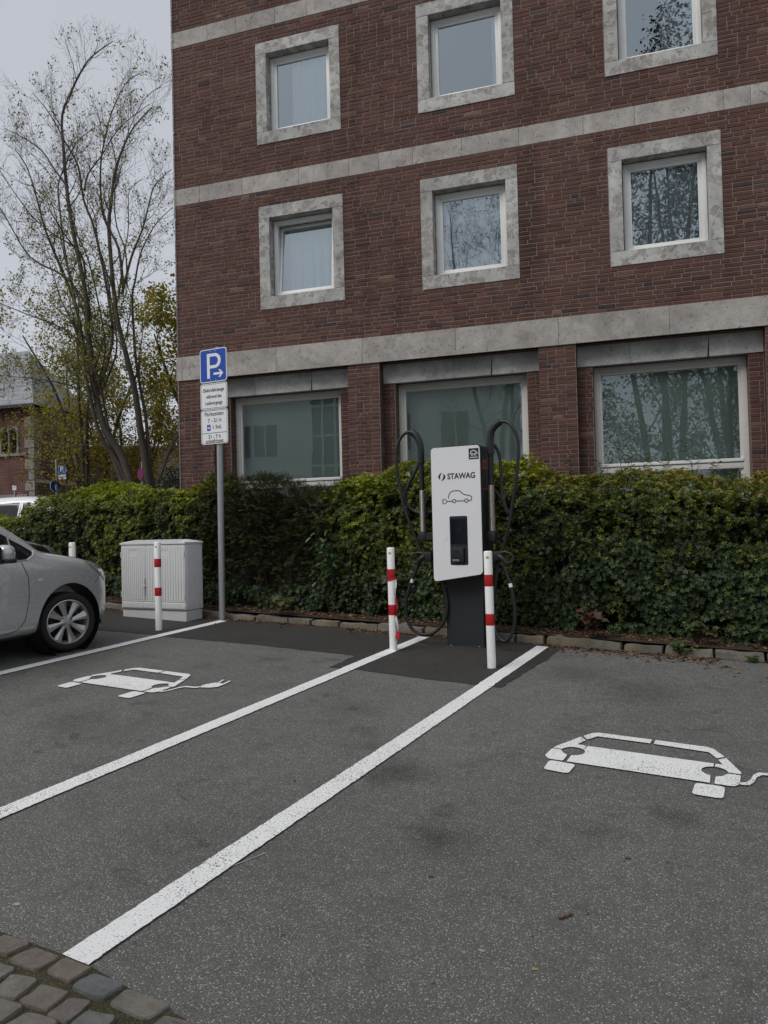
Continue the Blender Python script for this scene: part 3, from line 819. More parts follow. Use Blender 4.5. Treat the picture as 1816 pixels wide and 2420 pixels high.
def frame_ring(m, x0, x1, z0, z1, w, y0, y1, bev=.004, wb=None):
    wb = w if wb is None else wb
    m.box((x0, y0, z0), (x0 + w, y1, z1), bev); m.box((x1 - w, y0, z0), (x1, y1, z1), bev)
    m.box((x0 + w, y0 + .001, z1 - w), (x1 - w, y1, z1), bev); m.box((x0 + w, y0 + .001, z0), (x1 - w, y1, z0 + wb), bev)

def curtain_mesh(x0, x1, z0, z1, y, amp=.022, pitch=.085, seed=0):
    n = int((x1 - x0)/.006); vs = []; fs = []
    for k in range(n + 1):
        x = x0 + (x1 - x0)*k/n
        w = amp*(math.sin(2*math.pi*x/pitch + 1.7*math.sin(x*5 + seed) + seed) + .4*math.sin(2*math.pi*x/(pitch*.47) + seed*2))
        vs.append((x, y + w*.6, z1)); vs.append((x + w*.2, y + w, z0))
    fs = [(2*k, 2*k+2, 2*k+3, 2*k+1) for k in range(n)]
    m = MB(); m.add(vs, fs); return m

def pane_obj(m, mat, parent):
    """a glass sheet: the outer face carries the coating, the rest is clear"""
    o = m.build('pane', mat, parent); o.data.materials.append(MAT['clear'])
    ys = [p.normal.y for p in o.data.polygons]
    o.data.polygons.foreach_set('material_index', np.array([0 if y < -.5 else 1 for y in ys], dtype=np.int32)); return o

names = {0: 'left', 1: 'middle', 2: 'right'}
for ri, (z0, z1) in enumerate(WINZ):
    for ci, (xa, xb) in enumerate(WINX):
        m = MB(); ix0, ix1, iz0, iz1 = xa + .184, xb - .176, z0 + .205, z1 - .197
        # outer fixed frame of the window is the part itself
        frame_ring(m, ix0 + .008, ix1 - .006, iz0, iz1 - .012, .055, .135, .21, .006)
        frame_ring(m, ix0 + .03, ix1 - .028, iz0 + .022, iz1 - .034, .05, .150, .22, .004)
        win = m.build('window', MAT['frame'], bld, auto=40)
        # stone surround: lintel, two jambs, sill
        s_ = MB(); s_.box((xa, -.012, iz1 + .0), (xb, .16, z1), .004); s_.build('surround_lintel', MAT['stone'], win)
        s_ = MB(); s_.box((xa, -.012, z0), (xb, .16, iz0 - .002), .004); s_.build('sill', MAT['stone'], win)
        for (p, q) in ((xa, ix0), (ix1, xb)):
            s_ = MB(); s_.box((p, -.011, iz0), (q, .16, iz1 - .002), .004); s_.build('jamb', MAT['stone'], win)
        gx0, gx1, gz0, gz1 = ix0 + .075, ix1 - .073, iz0 + .07, iz1 - .08
        tilt = R(-5.5) if (ri == 0 and ci == 0) else 0.0
        sm = MB(); frame_ring(sm, gx0 - .012, gx1 + .012, gz0 - .016, gz1 + .012, .055, .158, .215, .006)
        sm.box((gx0 - .02, .128, gz0 - .030), (gx1 + .02, .165, gz0 - .012), .003)
        pm = MB(); pm.box((gx0 + .035, .183, gz0 + .03), (gx1 - .035, .189, gz1 - .03))
        if tilt:
            Mt = Matrix.Translation((0, .19, gz0)) @ Matrix.Rotation(tilt, 4, 'X') @ Matrix.Translation((0, -.19, -gz0))
            sm.v = [tuple(Mt @ Vector(p)) for p in sm.v]; pm.v = [tuple(Mt @ Vector(p)) for p in pm.v]
        so = sm.build('sash', MAT['frame'], win, auto=40); pane_obj(pm, MAT['pane'], win)
        if tilt: so["label"] = 'sash tilted open inwards'
        cx0, cx1 = {(0, 0): (gx0 - .1, gx1 + .1), (0, 1): (gx0 - .1, gx1 + .1), (0, 2): (gx0 - .1, gx1 + .1), (1, 0): (gx0 + .28, gx1 + .1), (1, 1): (gx1 - .12, gx1 + .1), (1, 2): (gx0 + .5, gx1 + .1)}[(ri, ci)]
        curtain_mesh(cx0, cx1, gz0 - .1, gz1 + .1, .275 if (ri, ci) != (0, 0) else .45, .032, seed=ri*3 + ci, pitch=.12 if (ri, ci) != (0, 0) else .15).build('curtain', MAT['curtain'], win, smooth=True)
        rm = MB(); rx0, rx1, rz0, rz1 = ix0 - .15, ix1 + .15, iz0 - .15, iz1 + .15
        rm.add([(rx0, .165, rz0), (rx1, .165, rz0), (rx1, .165, rz1), (rx0, .165, rz1), (rx0, 1.6, rz0), (rx1, 1.6, rz0), (rx1, 1.6, rz1), (rx0, 1.6, rz1)],
               [(4,5,6,7), (0,4,7,3), (1,2,6,5), (3,7,6,2), (0,1,5,4)]); rm.build('room_lining', MAT['room'], win)
for bi, (a, b) in enumerate([(-.725, 1.27), (2.19, 4.245), (5.19, 7.25)]):
    m = MB(); yf = .40; zt = 3.765; zb = 1.2
    frame_ring(m, a + .003, b - .003, zb, zt, .075, yf, yf + .10, .006)
    frame_ring(m, a + .045, b - .045, zb + .03, zt - .05, .07, yf + .022, yf + .11, .005)
    m.box((a + .06, yf + .004, 2.205), (b - .06, yf + .11, 2.285), .005)
    win = m.build('display_window', MAT['old_frame'], bld, auto=40)
    s_ = MB(); s_.box((a + .08, yf - .012, 2.298), (b - .08, yf + .09, 2.345), .006); s_.build('glazing_bead', MAT['frame'], win, auto=40)
    p = MB(); p.box((a + .11, yf + .05, 2.34), (b - .11, yf + .056, zt - .115)); pane_obj(p, MAT['pane_low'], win)
    p = MB(); p.box((a + .11, yf + .05, zb + .09), (b - .11, yf + .056, 2.21)); pane_obj(p, MAT['pane_low'], win)
    c = MB(); c.box((a - .05, yf + .30, zb), (b + .05, yf + .31, zt + .05)); c.build('blind', MAT['blind'], win)
# thin lightning conductor down the corner
m = MB(); m.tube([(X0 + .035, -.018, 1.5), (X0 + .03, -.02, 5), (X0 + .035, -.018, 11.5)], .005, 6)
for z in (2.4, 3.85, 5.3, 6.8, 8.3, 9.9): m.box((X0 + .024, -.026, z), (X0 + .044, .01, z + .02))
m.build('lightning_conductor', MAT['pole'], bld)

# ------------------------------------------------------------------ sign post
def rrect(w, h, r, n=6, cx=0, cz=0):
    pts = []
    for (sx, sz, a0) in ((1, 1, 0), (-1, 1, 90), (-1, -1, 180), (1, -1, 270)):
        for k in range(n + 1):
            a = R(a0 + 90*k/n); pts.append((cx + sx*(w/2 - r) + r*math.cos(a), cz + sz*(h/2 - r) + r*math.sin(a)))
    return pts
STAND = Matrix.Rotation(R(90), 4, 'X')          # XY outline -> XZ, extruded towards -Y
def plate(name, pts, y_back, y_front, mat, parent):
    m = MB(); m.prism(pts, -y_back, -y_front, M=STAND); 
    m.f = [tuple(reversed(f)) for f in m.f] if y_back < y_front else m.f
    return m.build(name, mat, parent)
def ring_plate(name, outer, inner, y, t, mat, parent):
    n = len(outer); m = MB()
    vs = [(x, y, z) for x, z in outer] + [(x, y, z) for x, z in inner] + [(x, y + t, z) for x, z in outer] + [(x, y + t, z) for x, z in inner]
    fs = []
    for k in range(n):
        k2 = (k + 1) % n
        fs += [(k, n+k, n+k2, k2), (k, k2, 2*n+k2, 2*n+k), (n+k, 3*n+k, 3*n+k2, n+k2)]
    m.add(vs, fs); return m.build(name, mat, parent)
def letters(body, size, x, y, z, mat, parent, bold=0.0, sx=1.0, align='CENTER', name='lettering', fit=None):
    me = text_mesh(body, size, align, bold, sx); me.materials.append(mat)
    if fit:
        xs = [v.co.x for v in me.vertices]; k = fit/(max(xs) - min(xs)); me.transform(Matrix.Diagonal((k, 1, 1, 1)) @ Matrix.Translation((-(max(xs) + min(xs))/2, 0, 0)))
    o = link(name, upright(me, x, y, z), None, parent); return o

PX, PY = -5.955, 7.36
pg = gz(PX, PY)
post = thing('sign_post', 'grey steel post with a blue parking sign and two white plates', 'sign', (PX, PY, pg))
m = MB(); m.tube([(-.012, 0, -.05), (0, 0, 1.5), (.012, 0, 3.30)], .037, 20)
m.build('pole', MAT['pole'], post, auto=40)
m = MB(); m.lathe([(.039, 0), (.039, .02), (.0, .028)], 20, Matrix.Translation((.012, 0, 3.29))); m.build('pole_cap', MAT['car_trim'], post)
SX = -.033
def sign_plate(name, zc, h, w=.405):
    p = plate(name, rrect(w, h, .032, 6, SX, zc), -.042, -.050, MAT['sign_white'], post); return p
zP = (3.30 + 3.705)/2 - pg; z1c = (2.975 + 3.288)/2 - pg; z2c = (2.553 + 2.967)/2 - pg
sp = sign_plate('parking_sign', zP, .402)
plate('blue_field', rrect(.385, .382, .025, 6, SX, zP), -.0502, -.0508, MAT['sign_blue'], sp)
# the letter P
Pst = [(-.105, -.155), (-.105, .145), (.015, .145)] + arc(.015, .055, .09, .09, 90, -90, 14)[1:] + [(-.062, -.035), (-.062, -.155)]
Pin = [(-.062, .108), (.012, .108)] + arc(.012, .055, .050, .053, 90, -90, 12)[1:] + [(-.062, .002)]
poly = [(x + SX + .012, z + zP + .0) for x, z in Pst]; hole = [(x + SX + .012, z + zP) for x, z in Pin]
def cdt_plate(name, outer, holes, y, mat, parent):
    vs = [Vector(p) for p in outer]; ed = [(i, (i+1) % len(outer)) for i in range(len(outer))]
    for h in holes:
        b = len(vs); vs += [Vector(p) for p in h]; ed += [(b+i, b+(i+1) % len(h)) for i in range(len(h))]
    r = geometry.delaunay_2d_cdt(vs, ed, [], 1, 1e-6)
    fs = []
    def inside(pt, poly):
        c = False; j = len(poly) - 1
        for i in range(len(poly)):
            if (poly[i][1] > pt.y) != (poly[j][1] > pt.y) and pt.x < (poly[j][0]-poly[i][0])*(pt.y-poly[i][1])/(poly[j][1]-poly[i][1]) + poly[i][0]: c = not c
            j = i
        return c
    for f in r[2]:
        ct = sum((r[0][i] for i in f), Vector((0, 0)))/len(f)
        if not any(inside(ct, h) for h in holes): fs.append(tuple(f))
    m = MB(); m.add([(p.x, y, p.y) for p in r[0]], fs); return m.build(name, mat, parent)
cdt_plate('lettering', poly, [hole], -.0516, MAT['sign_white'], sp)
arrow = [(.005, -.118), (.11, -.118), (.078, -.150), (.105, -.150), (.152, -.105), (.105, -.058), (.078, -.058), (.11, -.090), (.005, -.090)]
cdt_plate('arrow', [(x + SX, z + zP + .0) for x, z in arrow], [], -.0516, MAT['sign_white'], sp)
for zz, mt in ((zP + .172, 'sign_white'), (zP - .172, 'sign_white')):
    for dx in (-.04, .035):
        m = MB(); m.lathe([(.005, 0), (.004, .002), (0, .0025)], 8, Matrix.Translation((SX + dx, -.0508, zz)) @ Matrix.Rotation(R(90), 4, 'X')); m.build('rivet', MAT[mt], sp)
for (nm, zc, h) in (('vehicle_plate', z1c, .312), ('time_plate', z2c, .415)):
    o = sign_plate(nm, zc, h)
    ring_plate('border', rrect(.385, h - .018, .026, 6, SX, zc), rrect(.375, h - .028, .021, 6, SX, zc), -.0506, .0005, MAT['ink'], o)
    if nm == 'vehicle_plate':
        for k, t_ in enumerate(("Elektrofahrzeuge", "während des", "Ladevorgangs")):
            letters(t_, .062, SX, -.0510, zc + .073 - .078*k, MAT['ink'], o, .0006, 1.0, fit=[.315, .235, .255][k])
        for dx in (-.04, .035):
            for dz in (.128, -.13):
                m = MB(); m.lathe([(.004, 0), (.003, .002), (0, .0025)], 8, Matrix.Translation((SX + dx, -.0508, zc + dz)) @ Matrix.Rotation(R(90), 4, 'X')); m.build('rivet', MAT['sign_back'], o)
    else:
        letters("Parkzeiten", .068, SX, -.0510, zc + .155, MAT['ink'], o, .0005, 1, fit=.285)
        letters("7 - 21 h", .064, SX + .005, -.0510, zc + .075, MAT['ink'], o, .0005, 1, fit=.205)
        letters("1 Std.", .064, SX + .045, -.0510, zc - .005, MAT['ink'], o, .0005, 1, fit=.130)
        letters("21 - 7 h", .060, SX, -.0510, zc - .118, MAT['ink'], o, .0005, 1, fit=.185)
        letters("unbefristet", .060, SX, -.0510, zc - .172, MAT['ink'], o, .0005, 1, fit=.268)
        m = MB(); m.box((SX - .19, -.0510, zc - .077), (SX + .19, -.0502, zc - .071)); m.build('divider', MAT['ink'], o)
        m = MB(); m.box((SX - .110, -.0510, zc - .045), (SX - .058, -.0502, zc + .030)); d = m.build('parking_disc_icon', MAT['sign_blue'], o)
        cdt_plate('disc', arc(SX - .084, zc - .012, .020, .009, 0, 350, 12), [], -.0515, MAT['sign_white'], o)
        cdt_plate('disc_hand', arc(SX - .084, zc + .014, .006, .005, 0, 350, 8), [], -.0515, MAT['sign_white'], o)
for zc in (zP, z1c, z2c):
    m = MB(); m.box((SX - .08, -.042, zc - .02), (SX + .14, -.036, zc + .02)); m.lathe([(.0395, -.018), (.0395, .018)], 20, Matrix.Translation((.008, 0, zc))); m.build('clamp', MAT['pole'], post)

# ------------------------------------------------------------------ bollards
def bollard(e, s, h, label, bands, tag_side=1, lean=(0, 0), split=.0):
    g = gz(e, s)
    b = thing('bollard', label, 'bollard', (e, s, g), 0, 'white steel bollards')
    b.rotation_euler = (lean[0], lean[1], R(27))
    r = .0365
    m = MB(); m.lathe([(r, -.03), (r, h - .012), (r - .003, h - .004), (r - .010, h), (0, h)], 28); m.build('tube', MAT['bollard'], b, auto=40)
    for (a, c) in bands:
        m = MB(); m.lathe([(r + .0006, h*(1-c)), (r + .0012, h*(1-c) + .002), (r + .0012, h*(1-a) - .002), (r + .0006, h*(1-a))], 28); m.build('red_band', MAT['red'], b, auto=40)
    m = MB()
    n = 6; vs = []
    for k in range(n + 1):
        a = R(-128 + 40*k/n)
        vs += [((r + .0015)*math.cos(a), (r + .0015)*math.sin(a), h - .062), ((r + .0015)*math.cos(a), (r + .0015)*math.sin(a), h - .045)]
    m.add(vs, [(2*k, 2*k+2, 2*k+3, 2*k+1) for k in range(n)]); m.build('reflector_tag', MAT['tag_green'], b)
    m = MB(); m.lathe([(r + .012, -.01), (r + .010, .004), (r, .006)], 28); m.build('collar', MAT['new_asphalt'], b, auto=60)
    return b
bollard(-3.278, 6.563, .985, 'white bollard with two red bands and a scrap of tape, left of the charger', [(.208, .314), (.551, .651)], lean=(0, R(-.3)))
bollard(-2.196, 6.259, 1.0, 'white bollard with two red bands standing in front of the charger at right', [(.20, .30), (.533, .632)], lean=(0, R(-.4)))
bollard(-6.141, 6.479, .985, 'white bollard with two red bands in front of the grey cabinet', [(.19, .285), (.514, .608)])
bollard(-7.30, 6.32, .965, 'plain white bollard top seen above the bonnet of the silver car', [])

# scrap of barrier tape on the left bollard
g0 = gz(-3.278, 6.563)
MAT['tape_red'] = plain('tape_red', (0.50, 0.012, 0.02), 0.35, var=0.2, scale=40)
MAT['tape_white'] = plain('tape_white', (0.72, 0.72, 0.70), 0.35, var=0.08)
tape = thing('barrier_tape', 'torn red and white barrier tape hanging from the left bollard', 'tape', (-3.278, 6.563, g0))
def ribbon(path, w, name, mat, tw=0.0):
    m = MB(); vs = []
    for k, p in enumerate(path):
        a = tw*k; d = Vector((math.cos(a), math.sin(a), .15)).normalized()*w/2
        vs += [Vector(p) - d, Vector(p) + d]
    m.add(vs, [(2*k, 2*k+2, 2*k+3, 2*k+1) for k in range(len(path)-1)]); return m.build(name, mat, tape, smooth=True)
m = MB(); pr = [(.0395 + random.uniform(0, .002), .682 + .006*k) for k in range(4)]
m.lathe(pr, 24); m.v = [(x, y, z + .018*math.sin(math.atan2(y, x) + .6)) for x, y, z in m.v]
m.f = [f for f in m.f if len(f) == 4]; m.build('knot_loop', MAT['tape_red'], tape, smooth=True)
cx, cy = .040, -.012
path = [(cx + .004*math.sin(k*1.1), cy + .006*math.cos(k*.9), .68 - .035*k) for k in range(17)]
path = [(x + .0012*max(0, k-4)**1.0, y, z) for k, (x, y, z) in enumerate(path)]
for i0, i1, mt in ((0, 5, 'tape_white'), (5, 10, 'tape_red'), (10, 14, 'tape_white'), (14, 16, 'tape_red')):
    ribbon(path[i0:i1+1], .020 if i0 < 14 else .036, 'tape_length', MAT[mt], .35)

# ------------------------------------------------------------------ charging station
CE, CS = -2.715, 7.03
cg = gz(CE, CS)
ch = thing('charging_station', 'white and black rapid charging station with two black cables on a dark pedestal', 'charger', (CE, CS, cg))
zl, zr, zt = .955 - cg, 1.030 - cg, 2.258 - cg           # left and right bottom, top of the front panel
hw = .256
m = MB(); m.box((-.205, 0.0, -.02), (.182, .20, zr + .05), .004); ped = m.build('pedestal', MAT['pedestal'], ch, auto=40)
m = MB(); m.add([(-.155, -.003, .60), (.125, -.003, .645), (.125, -.003, .72), (-.155, -.003, .72), (-.155, .02, .60), (.125, .02, .645), (.125, .02, .72), (-.155, .02, .72)], [(0,1,2,3), (0,4,5,1), (4,0,3,7), (1,5,6,2)])
m.build('recess', MAT['ink'], ped)
m = MB(); m.box((-.215, -.008, -.012), (.192, .21, .008), .002); m.build('base_plate', MAT['car_trim'], ped)
for bx in (-.16, .13):
    m = MB(); m.lathe([(.008, 0), (.008, .008), (0, .009)], 6, Matrix.Translation((bx, -.001, .008))); m.build('anchor_bolt', MAT['pole'], ped)
yb, yfront = .13, -.175
def shield(w, top, bl, br, r, n=6):
    pts = []
    corners = [(w, top), (-w, top), (-w, bl), (w, br)]
    return round_poly(corners, r, n)
outer = shield(hw, zt, zl, zr, .045)
m = MB(); m.prism([(x, z) for x, z in outer], -yb, -(yfront), M=STAND); body = m.build('housing', MAT['charger_black'], ch, auto=30)
face = shield(hw - .006, zt - .006, zl + .006, zr + .006, .040)
scr = rrect(.182, .468, .014, 4, .018, (1.588 + 1.118)/2 - cg)
def ring_panel():
    vs = [Vector(p) for p in face] + [Vector(p) for p in scr]; nf, ns = len(face), len(scr)
    ed = [(i, (i+1) % nf) for i in range(nf)] + [(nf+i, nf+(i+1) % ns) for i in range(ns)]
    r = geometry.delaunay_2d_cdt(vs, ed, [], 1, 1e-6)
    xs = [p[0] for p in scr]; zs = [p[1] for p in scr]
    fs = [tuple(f) for f in r[2] if not (min(xs) + .0 < sum(r[0][i].x for i in f)/3 < max(xs) and min(zs) < sum(r[0][i].y for i in f)/3 < max(zs) and all(nf <= i for i in f))]
    m = MB(); m.add([(p.x, yfront - .006, p.y) for p in r[0]], fs)
    b = len(m.v)
    m.add([(x, yfront - .006, z) for x, z in face] + [(x, yfront + .0005, z) for x, z in face], [(k, nf+k, nf+(k+1) % nf, (k+1) % nf) for k in range(nf)])
    m.add([(x, yfront - .006, z) for x, z in scr] + [(x, yfront - .001, z) for x, z in scr], [(k, (k+1) % ns, ns+(k+1) % ns, ns+k) for k in range(ns)])
    return m.build('front_panel', MAT['charger_white'], ch)
pan = ring_panel()
yf = yfront - .0068
# screen and card reader
m = MB(); m.box((.018 - .091, yfront - .0005, 1.118 - cg), (.018 + .091, yfront - .002, 1.588 - cg)); bez = m.build('bezel', MAT['charger_black'], ch)
m = MB(); m.box((.018 - .083, yfront - .0045, 1.318 - cg), (.018 + .083, yfront - .0025, 1.562 - cg), .001); sc_ = m.build('screen', MAT['screen'], bez)
MAT['screen_icon'] = plain('screen_icon', (0.045, 0.055, 0.06), 0.3)
m = MB(); 
for (a, b_) in (((-.02, .0), (.0, .024)), ((.0, .024), (.018, .008)), ((.018, .008), (-.002, -.014)), ((-.002, -.014), (-.02, .0))):
    m.tube([(.018 + a[0], yfront - .0048, 1.455 - cg + a[1]), (.018 + b_[0], yfront - .0048, 1.455 - cg + b_[1])], .0012, 4)
m.build('screen_icon', MAT['screen_icon'], bez)
m = MB(); m.box((-.045, yfront - .028, 1.145 - cg), (.070, yfront - .002, 1.290 - cg), .008); rd = m.build('card_reader', MAT['charger_black'], ch, auto=40)
MAT['reader_face'] = plain('reader_face', (0.022, 0.024, 0.028), 0.25)
m = MB(); m.box((-.034, yfront - .032, 1.190 - cg), (.018, yfront - .0285, 1.270 - cg), .001); m.build('reader_display', MAT['reader_face'], rd)
MAT['slot'] = plain('slot_light', (0.45, 0.46, 0.46), 0.3)
ring_plate('card_slot', rrect(.062, .014, .006, 4, -.010, 1.168 - cg), rrect(.052, .007, .003, 4, -.010, 1.168 - cg), yfront - .0295, .001, MAT['slot'], rd)
# wordmark and drop emblem
letters("STAWAG", .076, .058, yf, 1.967 - cg, MAT['ink'], pan, .0022, 1.0, fit=.282)
lx, lz = -.1405, 1.969 - cg
leafL = [(-.040, .0)] + [(-.040 + .010*k, .010*k**.75*1.05) for k in range(1, 4)] + [(-.002, .038), (.006, .036), (-.009, .006), (-.014, -.033), (-.022, -.026)] 
cdt_plate('emblem', [(lx + x, lz + z) for x, z in [(-.040, .002), (-.030, .020), (-.014, .034), (.004, .040), (-.012, .016), (-.018, -.006), (-.016, -.032), (-.030, -.018)]], [], yf, MAT['ink'], pan)
cdt_plate('emblem', [(lx + x, lz + z) for x, z in [(.040, -.002), (.030, -.020), (.014, -.034), (-.006, -.042), (.010, -.016), (.017, .006), (.014, .033), (.030, .018)]], [], yf, MAT['ink'], pan)
# line drawing of a plug-in car
def stroke(name, pts, w, parent, mat, closed=False):
    m = MB(); vs = []; n = len(pts)
    for k, p in enumerate(pts):
        a = Vector(pts[(k-1) % n] if closed else pts[max(k-1, 0)]); b = Vector(pts[(k+1) % n] if closed else pts[min(k+1, n-1)])
        t = (b - a).normalized(); nn = Vector((-t.y, t.x))*w/2
        vs += [(p[0] - nn.x, yf, p[1] - nn.y), (p[0] + nn.x, yf, p[1] + nn.y)]
    m.add(vs, [(2*k, 2*((k+1) % n), 2*((k+1) % n)+1, 2*k+1) for k in range(n if closed else n-1)]); return m.build(name, mat, parent)
def smooth_pts(pts, n=6):
    out_ = []
    for i in range(len(pts) - 1):
        p0, p1, p2, p3 = (Vector(pts[max(i-1, 0)]), Vector(pts[i]), Vector(pts[i+1]), Vector(pts[min(i+2, len(pts)-1)]))
        for k in range(n):
            t = k/n
            out_.append(tuple(.5*((2*p1) + (p2-p0)*t + (2*p0-5*p1+4*p2-p3)*t*t + (3*p1-p0-3*p2+p3)*t**3)))
    out_.append(tuple(pts[-1])); return out_
ix, iz = -.147, 1.7345 - cg            # plug tip of the drawing
sx = .305/.245
car_top = [(.058, .022), (.060, .045), (.070, .068), (.090, .083), (.125, .086), (.150, .084), (.168, .068), (.185, .052), (.215, .044), (.240, .036), (.250, .020), (.247, .004), (.235, -.004), (.222, -.004)]
stroke('car_drawing', smooth_pts([(ix + x*sx*.985, iz + z*1.1) for x, z in car_top]), .0085, pan, MAT['ink'])
for wx in (.103, .202):
    stroke('car_drawing', [(p[0], p[1]) for p in arc(ix + wx*sx, iz - .003, .0165, .0165, 0, 345, 22)], .0085, pan, MAT['ink'], True)
stroke('car_drawing', [(ix + .118*sx, iz - .004), (ix + .187*sx, iz - .004)], .0085, pan, MAT['ink'])
stroke('car_drawing', [(ix + .040*sx, iz - .004), (ix + .088*sx, iz - .004)], .0085, pan, MAT['ink'])
stroke('plug_drawing', smooth_pts([(ix + .014, iz + .018), (ix + .030, iz + .018), (ix + .046, iz + .010), (ix + .049, iz - .004), (ix + .046, iz - .017), (ix + .030, iz - .025), (ix + .014, iz - .025), (ix + .014, iz - .004), (ix + .014, iz + .018)], 4), .0065, pan, MAT['ink'])
for dz in (.008, -.015): stroke('plug_drawing', [(ix, iz + dz), (ix + .014, iz + dz)], .007, pan, MAT['ink'])
# sticker top right, card mark beside the screen, warning label on the side
m = MB(); m.box((.140, yf, 2.119 - cg), (.240, yf + .0006, 2.224 - cg)); st = m.build('sticker', MAT['ink'], pan)
yf_ = yf; yf = yf - .0006
stroke('sticker_mark', smooth_pts([(.156, 2.172 - cg), (.165, 2.194 - cg), (.185, 2.203 - cg), (.205, 2.197 - cg), (.222, 2.182 - cg), (.226, 2.170 - cg)]), .007, pan, MAT['sign_white'])
for q in (.175, .205):
    stroke('sticker_mark', arc(q, 2.166 - cg, .010, .010, 0, 345, 14), .005, pan, MAT['sign_white'], True)
m = MB(); m.box((.152, yf, 2.134 - cg), (.228, yf + .0004, 2.141 - cg)); m.build('sticker_mark', MAT['sign_white'], pan)
yf = yf_
MAT['grey_line'] = plain('grey_line', (0.22, 0.22, 0.23), 0.5)
stroke('card_mark', [(-.118, 1.372 - cg), (-.104, 1.386 - cg), (-.092, 1.374 - cg), (-.106, 1.358 - cg)], .0022, pan, MAT['grey_line'], True)
stroke('card_mark', [(-.128, 1.364 - cg), (-.116, 1.352 - cg)], .002, pan, MAT['grey_line']); stroke('card_mark', [(-.134, 1.357 - cg), (-.124, 1.347 - cg)], .002, pan, MAT['grey_line'])
m = MB(); m.box((hw - .0005, -.12, 2.03 - cg), (hw + .001, .0, 2.12 - cg)); wl = m.build('warning_label', MAT['red'], body)
m = MB(); m.box((hw + .0008, -.085, 2.05 - cg), (hw + .0016, -.035, 2.09 - cg)); m.build('label_mark', MAT['ink'], body)
m = MB(); m.box((hw - .0005, -.14, 1.832 - cg), (hw + .001, .10, 1.845 - cg)); m.build('status_strip', MAT['red'], body)

